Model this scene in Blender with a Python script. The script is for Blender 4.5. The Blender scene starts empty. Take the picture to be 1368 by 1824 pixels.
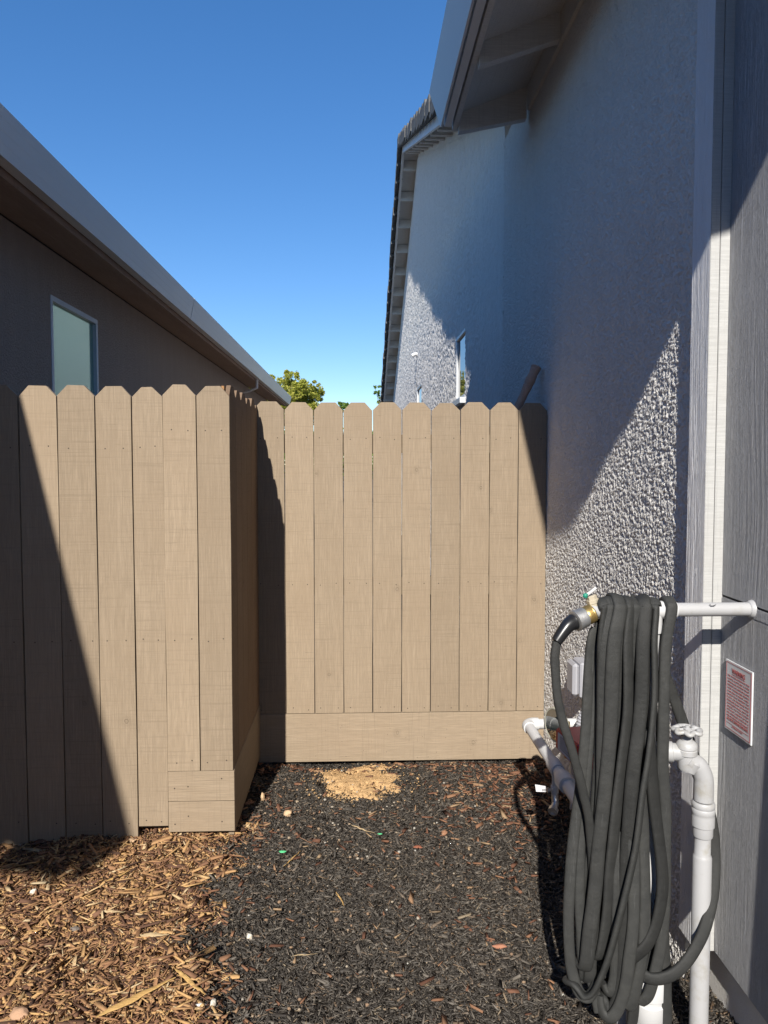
import bpy, bmesh, math, random
import numpy as np
from mathutils import Vector, Matrix, noise
random.seed(7); RNG=np.random.default_rng(11)
S=bpy.context.scene; COL=S.collection
# ------------------------------------------------------------ camera
FPX,PX,PY,W0,H0=1300.,684.,889.,1368.,1824.
PITCH=math.radians(2.8); YAW=math.radians(2.1); CAMH=1.44
FW=np.array([math.sin(YAW)*math.cos(PITCH),math.cos(YAW)*math.cos(PITCH),-math.sin(PITCH)])
RT=np.array([math.cos(YAW),-math.sin(YAW),0.]); UP=np.cross(RT,FW); ORG=np.array([0,0,CAMH])
cd=bpy.data.cameras.new('camera'); cam=bpy.data.objects.new('camera',cd); COL.objects.link(cam); S.camera=cam
cd.sensor_fit='VERTICAL'; cd.sensor_height=36.; cd.lens=36.*FPX/H0; cd.shift_y=-(H0/2-PY)/H0
cd.clip_start=.02; cd.clip_end=2000
cam.matrix_world=Matrix(((RT[0],UP[0],-FW[0],0),(RT[1],UP[1],-FW[1],0),(RT[2],UP[2],-FW[2],CAMH),(0,0,0,1)))
S.render.resolution_x=768; S.render.resolution_y=1024
def ray(u,v): return FW+RT*(u-PX)/FPX-UP*(v-PY)/FPX
def on(u,v,ax,c):
    d=ray(u,v); return Vector(ORG+d*(c-ORG[ax])/d[ax])
# ------------------------------------------------------------ light
SX,K=.158,.70
sd=Vector((SX,1,-K)).normalized()
elev=math.asin(-sd.z); az=math.atan2(-sd.x,-sd.y)
sl=bpy.data.lights.new('sun','SUN'); sl.energy=5.0; sl.angle=math.radians(.53); sl.color=(1,.95,.87)
so=bpy.data.objects.new('sun',sl); COL.objects.link(so); so.rotation_euler=sd.to_track_quat('-Z','Y').to_euler(); so.location=(-1,-6,5)
wd=bpy.data.worlds.new('World'); S.world=wd; wd.use_nodes=True; nt=wd.node_tree
bg=nt.nodes['Background']; sky=nt.nodes.new('ShaderNodeTexSky'); sky.sky_type='NISHITA'; sky.sun_disc=False
sky.sun_elevation=elev; sky.sun_rotation=az; sky.altitude=100; sky.air_density=.87; sky.dust_density=.05; sky.ozone_density=3.2
hs=nt.nodes.new('ShaderNodeHueSaturation'); hs.inputs['Saturation'].default_value=1.38; hs.inputs['Hue'].default_value=.507
gm=nt.nodes.new('ShaderNodeGamma'); gm.inputs[1].default_value=.8; nt.links.new(sky.outputs[0],gm.inputs[0]); nt.links.new(gm.outputs[0],hs.inputs['Color']); nt.links.new(hs.outputs[0],bg.inputs[0]); bg.inputs[1].default_value=.15
S.view_settings.view_transform='Standard'; S.view_settings.look='None'; S.view_settings.exposure=.6; S.view_settings.gamma=1
# ------------------------------------------------------------ object helpers
def tag(o,label=None,cat=None,group=None,kind=None):
    for k,v in (('label',label),('category',cat),('group',group),('kind',kind)):
        if v: o[k]=v
    return o
def empty(name,loc,label,cat,group=None):
    o=bpy.data.objects.new(name,None); COL.objects.link(o); o.location=loc; o.empty_display_size=.1
    return tag(o,label,cat,group)
def link(name,me,mats,parent=None):
    if not isinstance(mats,(list,tuple)): mats=[mats]
    for m in mats: me.materials.append(m)
    o=bpy.data.objects.new(name,me); COL.objects.link(o)
    if parent is not None:
        o.parent=parent
        mi=Matrix.Identity(4); p=parent
        while p is not None:
            mi=Matrix.Translation(-Vector(p.location))@mi; p=p.parent
        o.matrix_parent_inverse=Matrix.Identity(4)
        # meshes are written in world coordinates: shift them to the parent's frame
        me.transform(mi)
    return o
class MB:
    def __init__(s): s.bm=bmesh.new()
    def poly(s,vs,mi=0,smooth=False):
        f=s.bm.faces.new([s.bm.verts.new(v) for v in vs]); f.material_index=mi; f.smooth=smooth; return f
    def box(s,a,b,mi=0,bev=0):
        x0,y0,z0=a;x1,y1,z1=b
        return s.hexa([(x0,y0,z0),(x1,y0,z0),(x1,y1,z0),(x0,y1,z0),(x0,y0,z1),(x1,y0,z1),(x1,y1,z1),(x0,y1,z1)],mi,bev)
    def hexa(s,p,mi=0,bev=0):
        v=[s.bm.verts.new(q) for q in p]
        fs=[s.bm.faces.new([v[i] for i in q]) for q in ((0,3,2,1),(4,5,6,7),(0,1,5,4),(1,2,6,5),(2,3,7,6),(3,0,4,7))]
        for f in fs: f.material_index=mi
        if bev:
            es=list({e for f in fs for e in f.edges})
            r=bmesh.ops.bevel(s.bm,geom=es,offset=bev,segments=1,affect='EDGES')
            for f in r['faces']: f.material_index=mi
        return v
    def prism(s,pts,vec,mi=0,bev=0):
        a=[s.bm.verts.new(p) for p in pts]; b=[s.bm.verts.new(Vector(p)+Vector(vec)) for p in pts]; n=len(a)
        fs=[s.bm.faces.new(a[::-1]),s.bm.faces.new(b)]
        for i in range(n): fs.append(s.bm.faces.new([a[i],a[(i+1)%n],b[(i+1)%n],b[i]]))
        for f in fs: f.material_index=mi
        if bev:
            es=list({e for f in fs for e in f.edges})
            bmesh.ops.bevel(s.bm,geom=es,offset=bev,segments=1,affect='EDGES')
    def sweep(s,pts,w,t=None,n=12,mi=0,B0=None,twist=None,cap=True,ww=None,sq=1.0):
        """sweep an ellipse (w wide, t thick) along pts with a parallel-transport frame"""
        t=w if t is None else t
        P=[Vector(p) for p in pts]; T=[]
        for i in range(len(P)):
            d=(P[min(i+1,len(P)-1)]-P[max(i-1,0)]); T.append(d.normalized())
        B=Vector(B0) if B0 else (Vector((0,0,1)) if abs(T[0].z)<.9 else Vector((1,0,0)))
        rings=[]
        for i,(p,tg) in enumerate(zip(P,T)):
            B=(B-tg*B.dot(tg)).normalized(); N=tg.cross(B)
            a=twist(i/(len(P)-1)) if twist else 0
            b=B*math.cos(a)+N*math.sin(a); nn=N*math.cos(a)-B*math.sin(a)
            k=ww(i/(len(P)-1)) if ww else 1
            r=[]
            for j in range(n):
                q=2*math.pi*j/n; cx,sx_=math.cos(q),math.sin(q)
                cx=math.copysign(abs(cx)**sq,cx); sx_=math.copysign(abs(sx_)**sq,sx_)
                r.append(s.bm.verts.new(p+b*(cx*w/2*k)+nn*(sx_*t/2*k)))
            rings.append(r)
        for a,b in zip(rings[:-1],rings[1:]):
            for j in range(n):
                f=s.bm.faces.new([a[j],a[(j+1)%n],b[(j+1)%n],b[j]]); f.smooth=True; f.material_index=mi
        if cap:
            for r in (rings[0][::-1],rings[-1]):
                f=s.bm.faces.new(r); f.material_index=mi
    def lathe(s,o,ax,prof,n=24,mi=0):
        """profile [(radius, distance along axis)], capped"""
        o=Vector(o); ax=Vector(ax).normalized(); u=ax.orthogonal().normalized(); w=ax.cross(u); rings=[]
        for r,h in prof:
            rings.append([s.bm.verts.new(o+ax*h+(u*math.cos(2*math.pi*j/n)+w*math.sin(2*math.pi*j/n))*r) for j in range(n)])
        for a,b in zip(rings[:-1],rings[1:]):
            for j in range(n):
                f=s.bm.faces.new([a[j],a[(j+1)%n],b[(j+1)%n],b[j]]); f.smooth=True; f.material_index=mi
        for r in (rings[0][::-1],rings[-1]):
            f=s.bm.faces.new(r); f.material_index=mi
    def done(s,name,mats,parent=None,autosmooth=True):
        bmesh.ops.recalc_face_normals(s.bm,faces=s.bm.faces)
        me=bpy.data.meshes.new(name); 
        if autosmooth:
            for e in s.bm.edges:
                if len(e.link_faces)==2 and e.calc_face_angle(0)>.75: e.smooth=False
        s.bm.to_mesh(me); s.bm.free()
        return link(name,me,mats,parent)
def spline(P,m=8,closed=False):
    P=[Vector(p) for p in P]; out=[]
    n=len(P)
    for i in range(n-1):
        p0=P[max(i-1,0)];p1=P[i];p2=P[i+1];p3=P[min(i+2,n-1)]
        for k in range(m):
            t=k/m; out.append(.5*((2*p1)+(p2-p0)*t+(2*p0-5*p1+4*p2-p3)*t*t+(3*p1-p0-3*p2+p3)*t**3))
    out.append(P[-1]); return out
def raw_mesh(name,V,F,mats,parent=None,smooth=False,mi=None):
    me=bpy.data.meshes.new(name); V=np.asarray(V,np.float32); F=np.asarray(F,np.int32)
    me.vertices.add(len(V)); me.vertices.foreach_set('co',V.ravel())
    k=F.shape[1]; me.loops.add(F.size); me.loops.foreach_set('vertex_index',F.ravel())
    me.polygons.add(len(F)); me.polygons.foreach_set('loop_start',np.arange(0,F.size,k,dtype=np.int32)); me.polygons.foreach_set('loop_total',np.full(len(F),k,np.int32))
    if smooth: me.polygons.foreach_set('use_smooth',np.ones(len(F),bool))
    if mi is not None: me.polygons.foreach_set('material_index',np.asarray(mi,np.int32))
    me.update(calc_edges=True); me.validate()
    return link(name,me,mats,parent)
# ------------------------------------------------------------ materials
class NT:
    def __init__(s,name):
        s.m=bpy.data.materials.new(name); s.m.use_nodes=True; s.t=s.m.node_tree; s.b=s.t.nodes['Principled BSDF']
    def n(s,typ,**kw):
        x=s.t.nodes.new(typ)
        for k,v in kw.items():
            if k in x.inputs.keys() if hasattr(x.inputs,'keys') else False: x.inputs[k].default_value=v
            else: setattr(x,k,v)
        return x
    def l(s,a,b): s.t.links.new(a,b)
    def coord(s,scale=(1,1,1),obj=True):
        tc=s.t.nodes.new('ShaderNodeTexCoord'); mp=s.t.nodes.new('ShaderNodeMapping'); mp.inputs['Scale'].default_value=scale
        s.l(tc.outputs['Object'],mp.inputs[0]); return mp.outputs[0]
    def geo(s,scale=(1,1,1)):
        tc=s.t.nodes.new('ShaderNodeNewGeometry'); mp=s.t.nodes.new('ShaderNodeMapping'); mp.inputs['Scale'].default_value=scale
        s.l(tc.outputs['Position'],mp.inputs[0]); return mp.outputs[0]
    def noise(s,v,scale,det=4,rough=.55,dist=0):
        x=s.t.nodes.new('ShaderNodeTexNoise'); x.inputs['Scale'].default_value=scale; x.inputs['Detail'].default_value=det
        x.inputs['Roughness'].default_value=rough; x.inputs['Distortion'].default_value=dist; s.l(v,x.inputs['Vector']); return x.outputs['Fac']
    def ramp(s,f,stops):
        x=s.t.nodes.new('ShaderNodeValToRGB'); e=x.color_ramp.elements
        while len(e)<len(stops): e.new(.5)
        for q,(p,c) in zip(e,stops): q.position=p; q.color=(c[0],c[1],c[2],1) if not isinstance(c,(int,float)) else (c,c,c,1)
        s.l(f,x.inputs[0]); return x.outputs[0]
    def mix(s,f,a,b,mode='MIX'):
        x=s.t.nodes.new('ShaderNodeMix'); x.data_type='RGBA'; x.blend_type=mode
        for i,q in ((0,f),(6,a),(7,b)):
            if isinstance(q,(int,float)): x.inputs[i].default_value=q
            elif isinstance(q,tuple): x.inputs[i].default_value=(*q,1)
            else: s.l(q,x.inputs[i])
        return x.outputs[2]
    def math(s,op,a,b=0.,clamp=False,c=.58):
        x=s.t.nodes.new('ShaderNodeMath'); x.operation=op; x.use_clamp=clamp
        for i,q in ((0,a),(1,b)):
            if isinstance(q,(int,float)): x.inputs[i].default_value=q
            else: s.l(q,x.inputs[i])
        if op=='MULTIPLY_ADD': x.inputs[2].default_value=c
        return x.outputs[0]
    def bump(s,h,dist,st=1.,prev=None):
        x=s.t.nodes.new('ShaderNodeBump'); x.inputs['Strength'].default_value=st; x.inputs['Distance'].default_value=dist
        s.l(h,x.inputs['Height'])
        if prev: s.l(prev,x.inputs['Normal'])
        s.l(x.outputs[0],s.b.inputs['Normal']); return x.outputs[0]
    def col(s,c):
        if isinstance(c,tuple): s.b.inputs['Base Color'].default_value=(*c,1)
        else: s.l(c,s.b.inputs['Base Color'])
    def rough(s,r,spec=.5,metal=0):
        if isinstance(r,(int,float)): s.b.inputs['Roughness'].default_value=r
        else: s.l(r,s.b.inputs['Roughness'])
        s.b.inputs['Specular IOR Level'].default_value=spec; s.b.inputs['Metallic'].default_value=metal
def paintmat(name,c,rough=.6,spec=.3,var=.06,bump=.0004,scale=30,metal=0,dirt=None):
    m=NT(name); v=m.coord(); f=m.noise(v,scale,5); f2=m.noise(v,scale*.12,3)
    a=tuple(x*(1-var) for x in c); b=tuple(min(1,x*(1+var)) for x in c)
    cc=m.mix(f2,a,b)
    if dirt: cc=m.mix(m.ramp(m.noise(v,scale*.6,6,.65),[(.52,0.),(.75,1.)]),cc,dirt)
    m.col(cc); m.rough(rough,spec,metal)
    m.bump(f,bump); return m.m
def woodpaint(name,base,alt,axis='z',bumpd=.0022,knots=True,var=.17,grime=.5,raw=None):
    """painted rough-sawn board: grain along axis, saw marks across, knots, per-object tone"""
    m=NT(name)
    sc={'z':(34,34,1.3),'x':(1.3,34,34),'y':(34,1.3,34)}[axis]; sw={'z':(3,3,150),'x':(150,3,3),'y':(3,150,3)}[axis]
    oi=m.t.nodes.new('ShaderNodeObjectInfo'); 
    tc=m.t.nodes.new('ShaderNodeTexCoord'); off=m.t.nodes.new('ShaderNodeVectorMath'); off.operation='ADD'
    sc7=m.t.nodes.new('ShaderNodeVectorMath'); sc7.operation='SCALE'; sc7.inputs[3].default_value=9.
    cx=m.t.nodes.new('ShaderNodeCombineXYZ')
    for i in range(3): m.l(oi.outputs['Random'],cx.inputs[i])
    m.l(cx.outputs[0],sc7.inputs[0]); m.l(tc.outputs['Object'],off.inputs[0]); m.l(sc7.outputs[0],off.inputs[1]); V=off.outputs[0]
    def mp(s):
        x=m.t.nodes.new('ShaderNodeMapping'); x.inputs['Scale'].default_value=s; m.l(V,x.inputs[0]); return x.outputs[0]
    grain=m.noise(mp(sc),2.2,6,.62,1.2); fine=m.noise(mp(tuple(q*2.5 for q in sc)),4,4,.6); saw=m.noise(mp(sw),1.,3,.7); big=m.noise(mp((1.2,1.2,.9)),3,4)
    tone=m.math('MULTIPLY_ADD',oi.outputs['Random'],var); 
    c=m.mix(m.ramp(grain,[(.3,0.),(.72,1.)]),base,alt)
    c=m.mix(m.ramp(fine,[(.35,.0),(.75,.75)]),c,tuple(q*.72 for q in base)); c=m.mix(m.ramp(saw,[(.30,.65),(.45,0.)]),c,tuple(q*.74 for q in base)); c=m.mix(m.ramp(grain,[(.46,0.),(.5,.35),(.54,0.)]),c,tuple(q*.70 for q in base))
    c=m.mix(m.ramp(big,[(.42,0.),(.7,.5)]),c,tuple(q*w for q,w in zip(base,(.86,.84,.82))))
    # random board tone
    br=m.t.nodes.new('ShaderNodeHueSaturation'); m.l(c,br.inputs['Color'])
    m.l(m.math('ADD',m.math('MULTIPLY',oi.outputs['Random'],var),1-var*.6),br.inputs['Value']); c=br.outputs[0]
    h=m.math('ADD',m.math('MULTIPLY',grain,.7),m.math('ADD',m.math('MULTIPLY',fine,.35),m.math('MULTIPLY',saw,.45)))
    if knots:
        ks={'z':(7,7,3.1),'x':(3.1,7,7),'y':(7,3.1,7)}[axis]
        vo=m.t.nodes.new('ShaderNodeTexVoronoi'); vo.voronoi_dimensions='2D'; vo.inputs['Scale'].default_value=5.2
        sx_=m.t.nodes.new('ShaderNodeSeparateXYZ'); m.l(V,sx_.inputs[0]); cb=m.t.nodes.new('ShaderNodeCombineXYZ')
        m.l(m.math('ADD',sx_.outputs[0],sx_.outputs[1]),cb.inputs[0]); m.l(m.math('MULTIPLY',sx_.outputs[2],.8),cb.inputs[1]); m.l(cb.outputs[0],vo.inputs['Vector'])
        kd=vo.outputs['Distance']; kk=m.math('ADD',kd,m.math('MULTIPLY',m.noise(V,38,4),.11))
        ring=m.ramp(kk,[(.0,.6),(.07,.15),(.085,.6),(.105,.05),(.12,.2),(.18,0.)])
        # only a few cells carry a knot
        sel=m.ramp(vo.outputs['Color'],[(.22,.8),(.26,0.)])
        kf=m.math('MULTIPLY',ring,sel)
        c=m.mix(kf,c,tuple(q*.42 for q in base)); h=m.math('SUBTRACT',h,m.math('MULTIPLY',kf,1.3))
    # tiny checks / paint misses
    pit=m.ramp(m.noise(mp(tuple(q*1.6 for q in sw)),2.,2,.5),[(.0,1.),(.235,1.),(.26,0.)])
    c=m.mix(m.math('MULTIPLY',pit,.7),c,tuple(q*.35 for q in base))
    m.col(c); m.rough(.78,.25); m.bump(h,bumpd,1.); return m.m
TAN=(.284,.2195,.152); TAN2=(.322,.252,.178)
M={}
M['fence']=woodpaint('fence_paint',TAN,TAN2,'z')
M['fence_x']=woodpaint('fence_paint_across',TAN,TAN2,'x')
M['fence_y']=woodpaint('fence_paint_side',TAN,TAN2,'y')
M['fence_side']=woodpaint('fence_paint_shaded',(.18,.12,.077),(.24,.17,.115),'z',var=.3)  # fence paint darkened: shade of the return panel put into its colour
M['raw']=woodpaint('raw_wood',(.36,.20,.085),(.26,.13,.06),'z',knots=False)
M['nail']=paintmat('nail_head',(.06,.045,.035),.7)
M['gutter_l']=paintmat('gutter_taupe',(.80,.72,.64),.42,.4,.03,.0001,20)
M['soffit_l']=woodpaint('eave_brown',(.42,.28,.21),(.50,.35,.26),'y',.0005,False,.05)
M['trimwhite']=paintmat('vinyl_white',(.58,.59,.60),.4,.4,.03,.0001)
M['gutter_r']=paintmat('gutter_greige',(.66,.66,.66),.42,.4,.03,.0001,20)
M['eave_r']=woodpaint('eave_greige',(.68,.66,.63),(.72,.70,.67),'x',.0005,False,.06)
M['trim']=woodpaint('trim_white_wood',(.455,.455,.45),(.485,.485,.48),'z',.0016,False,.04)
M['trimface']=woodpaint('trim_white_end',(.45,.45,.44),(.48,.48,.47),'x',.0009,False,.04)
M['pvc']=paintmat('pvc_painted',(.37,.37,.375),.45,.45,.04,.0003,40,dirt=(.30,.285,.25))
M['pvcw']=paintmat('pvc_bright',(.52,.52,.52),.38,.5,.02,.0001,30)
M['pvcgrey']=paintmat('pvc_grey',(.33,.33,.355),.5,.4,.03,.0001,30)
M['brass']=paintmat('brass',(.55,.40,.16),.42,.5,.2,.0006,90,metal=.9)
M['steel']=paintmat('galvanised',(.60,.60,.60),.4,.5,.15,.0005,80,metal=.85,dirt=(.35,.3,.2))
M['rubber']=paintmat('black_rubber',(.013,.013,.014),.3,.5,.1,.0002)
M['green']=paintmat('green_plastic',(.02,.22,.15),.4)
M['red']=paintmat('red_plastic',(.46,.014,.02),.3,.5,.08,.0003)
M['black']=paintmat('black_matte',(.015,.015,.017),.7)
M['tile']=paintmat('roof_tile',(.10,.10,.10),.85,.2,.35,.004,25,dirt=(.22,.22,.21))
M['label']=paintmat('label_white',(.52,.52,.54),.5,.3,.02,.0001)
M['ink']=paintmat('ink_grey',(.12,.12,.13),.6)
M['inkred']=paintmat('ink_red',(.40,.10,.09),.6)
M['signwhite']=paintmat('sign_plate',(.60,.61,.62),.35,.5,.04,.0001,40)
M['dialglass']=paintmat('gauge_face',(.33,.32,.26),.3,.6,.2,.0002,60)
# stucco
def stucco(name,c,d=.006,sc=95,streak=.25):
    m=NT(name); v=m.geo(); n1=m.noise(v,sc,3,.55,.8); n2=m.noise(v,sc*2.7,4,.6); n3=m.noise(v,14,4); st=m.noise(m.geo((8,8,.9)),1.6,5,.6)
    h=m.math('ADD',m.ramp(n1,[(.36,0.),(.62,1.)]),m.math('MULTIPLY',n2,.45))
    cc=m.mix(m.ramp(st,[(.35,0.),(.7,1.)]),tuple(q*(1-streak) for q in c),c); cc=m.mix(m.ramp(n3,[(.3,.25),(.7,0.)]),cc,tuple(q*.8 for q in c))
    m.col(cc); m.rough(.9,.15); m.bump(h,d,1.); return m.m
M['stucco_r']=stucco('stucco_pale',(.79,.765,.725),.0012,230,.05)
M['stucco_l']=stucco('stucco_brown',(.45,.345,.275),.005,70,.08)
def siding(name,c,d=.007):
    m=NT(name); v=m.geo((110,110,3.2)); g=m.noise(v,1.6,6,.65,2.2); g2=m.noise(m.geo((160,160,4)),1.5,4,.6,.5)
    line=m.ramp(g,[(.40,0.),(.47,1.),(.53,.3),(.60,1.),(.66,.4)]); h=m.math('ADD',line,m.math('MULTIPLY',g2,.5))
    cc=m.mix(g,tuple(q*.93 for q in c),c); m.col(cc); m.rough(.75,.25); m.bump(h,d*.2,1.); return m.m
M['siding']=siding('siding_grain',(.50,.50,.51))
M['trimside']=siding('trim_grain',(.84,.84,.85),.004); M['trimside'].node_tree.nodes['Principled BSDF'].inputs['Roughness'].default_value=.42; M['trimside'].node_tree.nodes['Principled BSDF'].inputs['Specular IOR Level'].default_value=.6
def glass(name,c,ior=2.3):
    m=NT(name); m.col(c); m.rough(.015,.9); m.b.inputs['IOR'].default_value=ior
    m.bump(m.noise(m.geo(),3,2),.002,.3); return m.m
M['glass']=glass('window_glass',(.012,.02,.022)); M['glass_l']=glass('window_glass_green',(.42,.62,.50),1.9); M['glass_l'].node_tree.nodes['Principled BSDF'].inputs['Metallic'].default_value=.75; M['glass_l'].node_tree.nodes['Principled BSDF'].inputs['Roughness'].default_value=.12
M['dark']=paintmat('dark_interior',(.01,.01,.01),.9)
def hosemat():
    m=NT('hose_jacket'); v=m.coord(); n1=m.noise(v,28,4); w=m.noise(v,900,2); mud=m.ramp(m.noise(m.coord((1,1,.35)),13,5,.6),[(.66,0.),(.76,1.)])
    c=m.mix(n1,(.015,.016,.016),(.034,.034,.032)); c=m.mix(m.math('MULTIPLY',mud,.55),c,(.11,.08,.045))
    sc=m.ramp(m.noise(m.coord((90,90,6)),1.2,4,.7),[(.62,0.),(.8,.5)]); c=m.mix(sc,c,(.10,.10,.10))
    g=m.t.nodes.new('ShaderNodeNewGeometry'); hv=m.t.nodes.new('ShaderNodeHueSaturation'); m.l(c,hv.inputs['Color']); m.l(m.math('MULTIPLY_ADD',g.outputs['Random Per Island'],.9),hv.inputs['Value']); c=hv.outputs[0]
    m.col(c); m.rough(.66,.4); m.bump(m.math('ADD',m.math('MULTIPLY',w,.25),m.math('ADD',n1,m.math('MULTIPLY',m.noise(m.coord((60,60,90)),1.3,4),.14))),.003,1.); return m.m
M['hose']=hosemat()
def chips(name,stops,rough=.85,bump=.0006,spec=.2):
    m=NT(name); g=m.t.nodes.new('ShaderNodeNewGeometry'); c=m.ramp(g.outputs['Random Per Island'],stops)
    f=m.noise(m.geo(),400,3); c=m.mix(m.math('MULTIPLY',f,.5),c,(.02,.015,.01)); m.col(c); m.rough(rough,spec); m.bump(f,bump); return m.m
M['chip_dark']=chips('mulch_black',[(0,(.024,.020,.017)),(.45,(.054,.047,.040)),(.75,(.10,.088,.074)),(.90,(.19,.165,.135)),(.98,(.17,.11,.065)),(1,(.30,.24,.16))],.6,spec=.35)
M['chip_brown']=chips('bark_brown',[(0,(.06,.034,.024)),(.2,(.19,.098,.062)),(.45,(.34,.18,.092)),(.7,(.47,.275,.13)),(.88,(.62,.38,.16)),(1,(.60,.47,.29))])
M['chip_red']=chips('bark_reddish',[(0,(.08,.035,.022)),(.4,(.19,.09,.055)),(.8,(.30,.16,.09)),(1,(.38,.27,.16))])
M['pebble']=chips('pebble_pale',[(0,(.26,.17,.11)),(.4,(.36,.24,.15)),(.75,(.40,.33,.24)),(1,(.5,.48,.43))])
def soil(name,a,b,sc=40):
    m=NT(name); v=m.geo(); f=m.noise(v,sc,8,.7); m.col(m.mix(m.ramp(f,[(.35,0.),(.65,1.)]),a,b)); m.rough(.95,.1); m.bump(f,.008,1.); return m.m
M['soil']=soil('soil_dark',(.012,.010,.008),(.035,.028,.022)); M['ground']=soil('ground_dry',(.07,.06,.05),(.11,.09,.07),6)
M['sand']=soil('sandy_dirt',(.45,.285,.135),(.58,.385,.20),120)
M['log']=woodpaint('weathered_log',(.50,.32,.24),(.62,.42,.32),'z',.003,False)
def leafmat(name,stops):
    m=NT(name); g=m.t.nodes.new('ShaderNodeNewGeometry'); m.col(m.ramp(g.outputs['Random Per Island'],stops)); m.rough(.6,.3)
    m.b.inputs['Subsurface Weight'].default_value=.0
    tr=m.t.nodes.new('ShaderNodeBsdfTranslucent'); mx=m.t.nodes.new('ShaderNodeMixShader'); mx.inputs[0].default_value=.35
    tr.inputs[0].default_value=(.30,.34,.03,1); out=[x for x in m.t.nodes if x.type=='OUTPUT_MATERIAL'][0]
    m.l(m.b.outputs[0],mx.inputs[1]); m.l(tr.outputs[0],mx.inputs[2]); m.l(mx.outputs[0],out.inputs[0]); return m.m
M['leaf']=leafmat('leaf_yellowgreen',[(0,(.12,.15,.016)),(.5,(.34,.35,.05)),(1,(.58,.53,.12))])
M['leaf2']=leafmat('leaf_green',[(0,(.06,.13,.016)),(1,(.20,.30,.07))])
M['bark']=paintmat('bark',(.10,.075,.055),.9,.1,.3,.01,12)
# ------------------------------------------------------------ ground
MXL=[(1.6,-.30),(1.823,-.343),(2.0,-.44),(2.095,-.507),(2.2,-.485),(2.372,-.498),(2.6,-.475),(2.815,-.45),(3.6,-.45)]
def edge_x(y): return np.interp(y,[a for a,b in MXL],[b for a,b in MXL])
def bed_h(x,y):
    x=np.asarray(x,float);y=np.asarray(y,float)
    h=.012*np.sin(3.1*x+1.3*y)+.010*np.sin(7.3*x-4.1*y+1)+.006*np.sin(15*x+11*y)
    h=h-.040*np.exp(-((y-3.50)/.065)**2)                                   # hollow under the rear fence
    h=h+.012*(x<edge_x(y))+.025*np.exp(-(((x-.0)/.22)**2+((y-3.2)/.14)**2))
    return h
xs=np.arange(-2.2,1.3,.02); ys=np.arange(.6,4.0,.02); gx,gy=np.meshgrid(xs,ys)
gz=bed_h(gx,gy)-.008+RNG.normal(0,.0022,gx.shape)
n=len(xs);mm=len(ys); idx=np.arange(n*mm).reshape(mm,n)
F=np.stack([idx[:-1,:-1],idx[:-1,1:],idx[1:,1:],idx[1:,:-1]],-1).reshape(-1,4)
tag(raw_mesh('mulch_bed',np.stack([gx,gy,gz],-1).reshape(-1,3),F,M['soil'],smooth=True),'dark soil under the mulch between the houses','soil',kind='structure')
b=MB(); b.poly([(-400,-400,-.06),(400,-400,-.06),(400,900,-.06),(-400,900,-.06)]); tag(b.done('ground',M['ground']),kind='structure')
def chipmesh(name,P,L,Wd,T,mat,label,cat,tilt=.35,yaw=None,zoff=0.):
    """irregular splinters: 8-corner tapered slivers"""
    N=len(P); yaw=RNG.uniform(0,2*np.pi,N) if yaw is None else yaw
    pt=RNG.normal(0,tilt,N); rl=RNG.normal(0,.5,N)
    cy,sy=np.cos(yaw),np.sin(yaw); cp,sp=np.cos(pt),np.sin(pt); cr,sr=np.cos(rl),np.sin(rl)
    A=np.stack([cy*cp,sy*cp,sp],-1); B0=np.stack([-sy,cy,0*cy],-1); C0=np.cross(A,B0)
    B=B0*cr[:,None]+C0*sr[:,None]; C=np.cross(A,B)
    V=np.zeros((N,8,3)); k=0
    for sxn in (-1,1):
        for syn in (-1,1):
            for szn in (-1,1):
                l=L/2*sxn*RNG.uniform(.6,1.05,N); w=Wd/2*syn*RNG.uniform(.35,1.1,N); t=T/2*szn*RNG.uniform(.6,1.2,N)
                V[:,k]=P+A*l[:,None]+B*w[:,None]+C*t[:,None]; k+=1
    V[:,:,2]+=zoff
    q=np.array([(0,1,3,2),(4,6,7,5),(0,4,5,1),(2,3,7,6),(0,2,6,4),(1,5,7,3)])
    F=(np.arange(N)[:,None,None]*8+q[None]).reshape(-1,4)
    return tag(raw_mesh(name,V.reshape(-1,3),F,mat),label,cat,kind='stuff')
def scatter(N,x0,x1,y0,y1,keep):
    x=RNG.uniform(x0,x1,N); y=y0+(y1-y0)*RNG.uniform(0,1,N)**1.0; k=keep(x,y); return x[k],y[k]
jit=lambda x,y: edge_x(y)+.05*np.sin(23*y)+RNG.normal(0,.035,x.shape)
sandm=lambda x,y: (((x-.0)/.175)**2+((y-3.22)/.19)**2 + RNG.normal(0,.22,x.shape))<1
x,y=scatter(190000,-.62,1.0,1.35,3.62,lambda x,y:(x>jit(x,y))&(~sandm(x,y)|(RNG.uniform(0,1,x.shape)<.02)))
N=len(x); L=RNG.gamma(3.0,.0052,N)+.004; 
chipmesh('black_mulch',np.stack([x,y,bed_h(x,y)+RNG.uniform(-.006,.008,N)],-1),L,L*RNG.uniform(.06,.22,N)+.0007,L*.05+.0006,M['chip_dark'],'fine shredded black mulch covering the ground before the rear fence','mulch')
x,y=scatter(52000,-2.2,.0,1.3,2.86,lambda x,y:(x<jit(x,y)))
N=len(x); L=np.clip(RNG.gamma(2.2,.010,N)+.006,0,.085)
chipmesh('brown_bark_mulch',np.stack([x,y,bed_h(x,y)+RNG.uniform(-.006,.014,N)],-1),L,np.clip(L*RNG.uniform(.07,.33,N),.0015,.012),np.clip(L*.07,.0008,.004),M['chip_brown'],'coarse orange and brown bark chips at the foot of the left fence','mulch',tilt=.22)
x,y=scatter(42000,-2.0,.0,1.5,2.86,lambda x,y:(x<jit(x,y))); N=len(x); L=RNG.gamma(2.5,.0055,N)+.004
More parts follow.
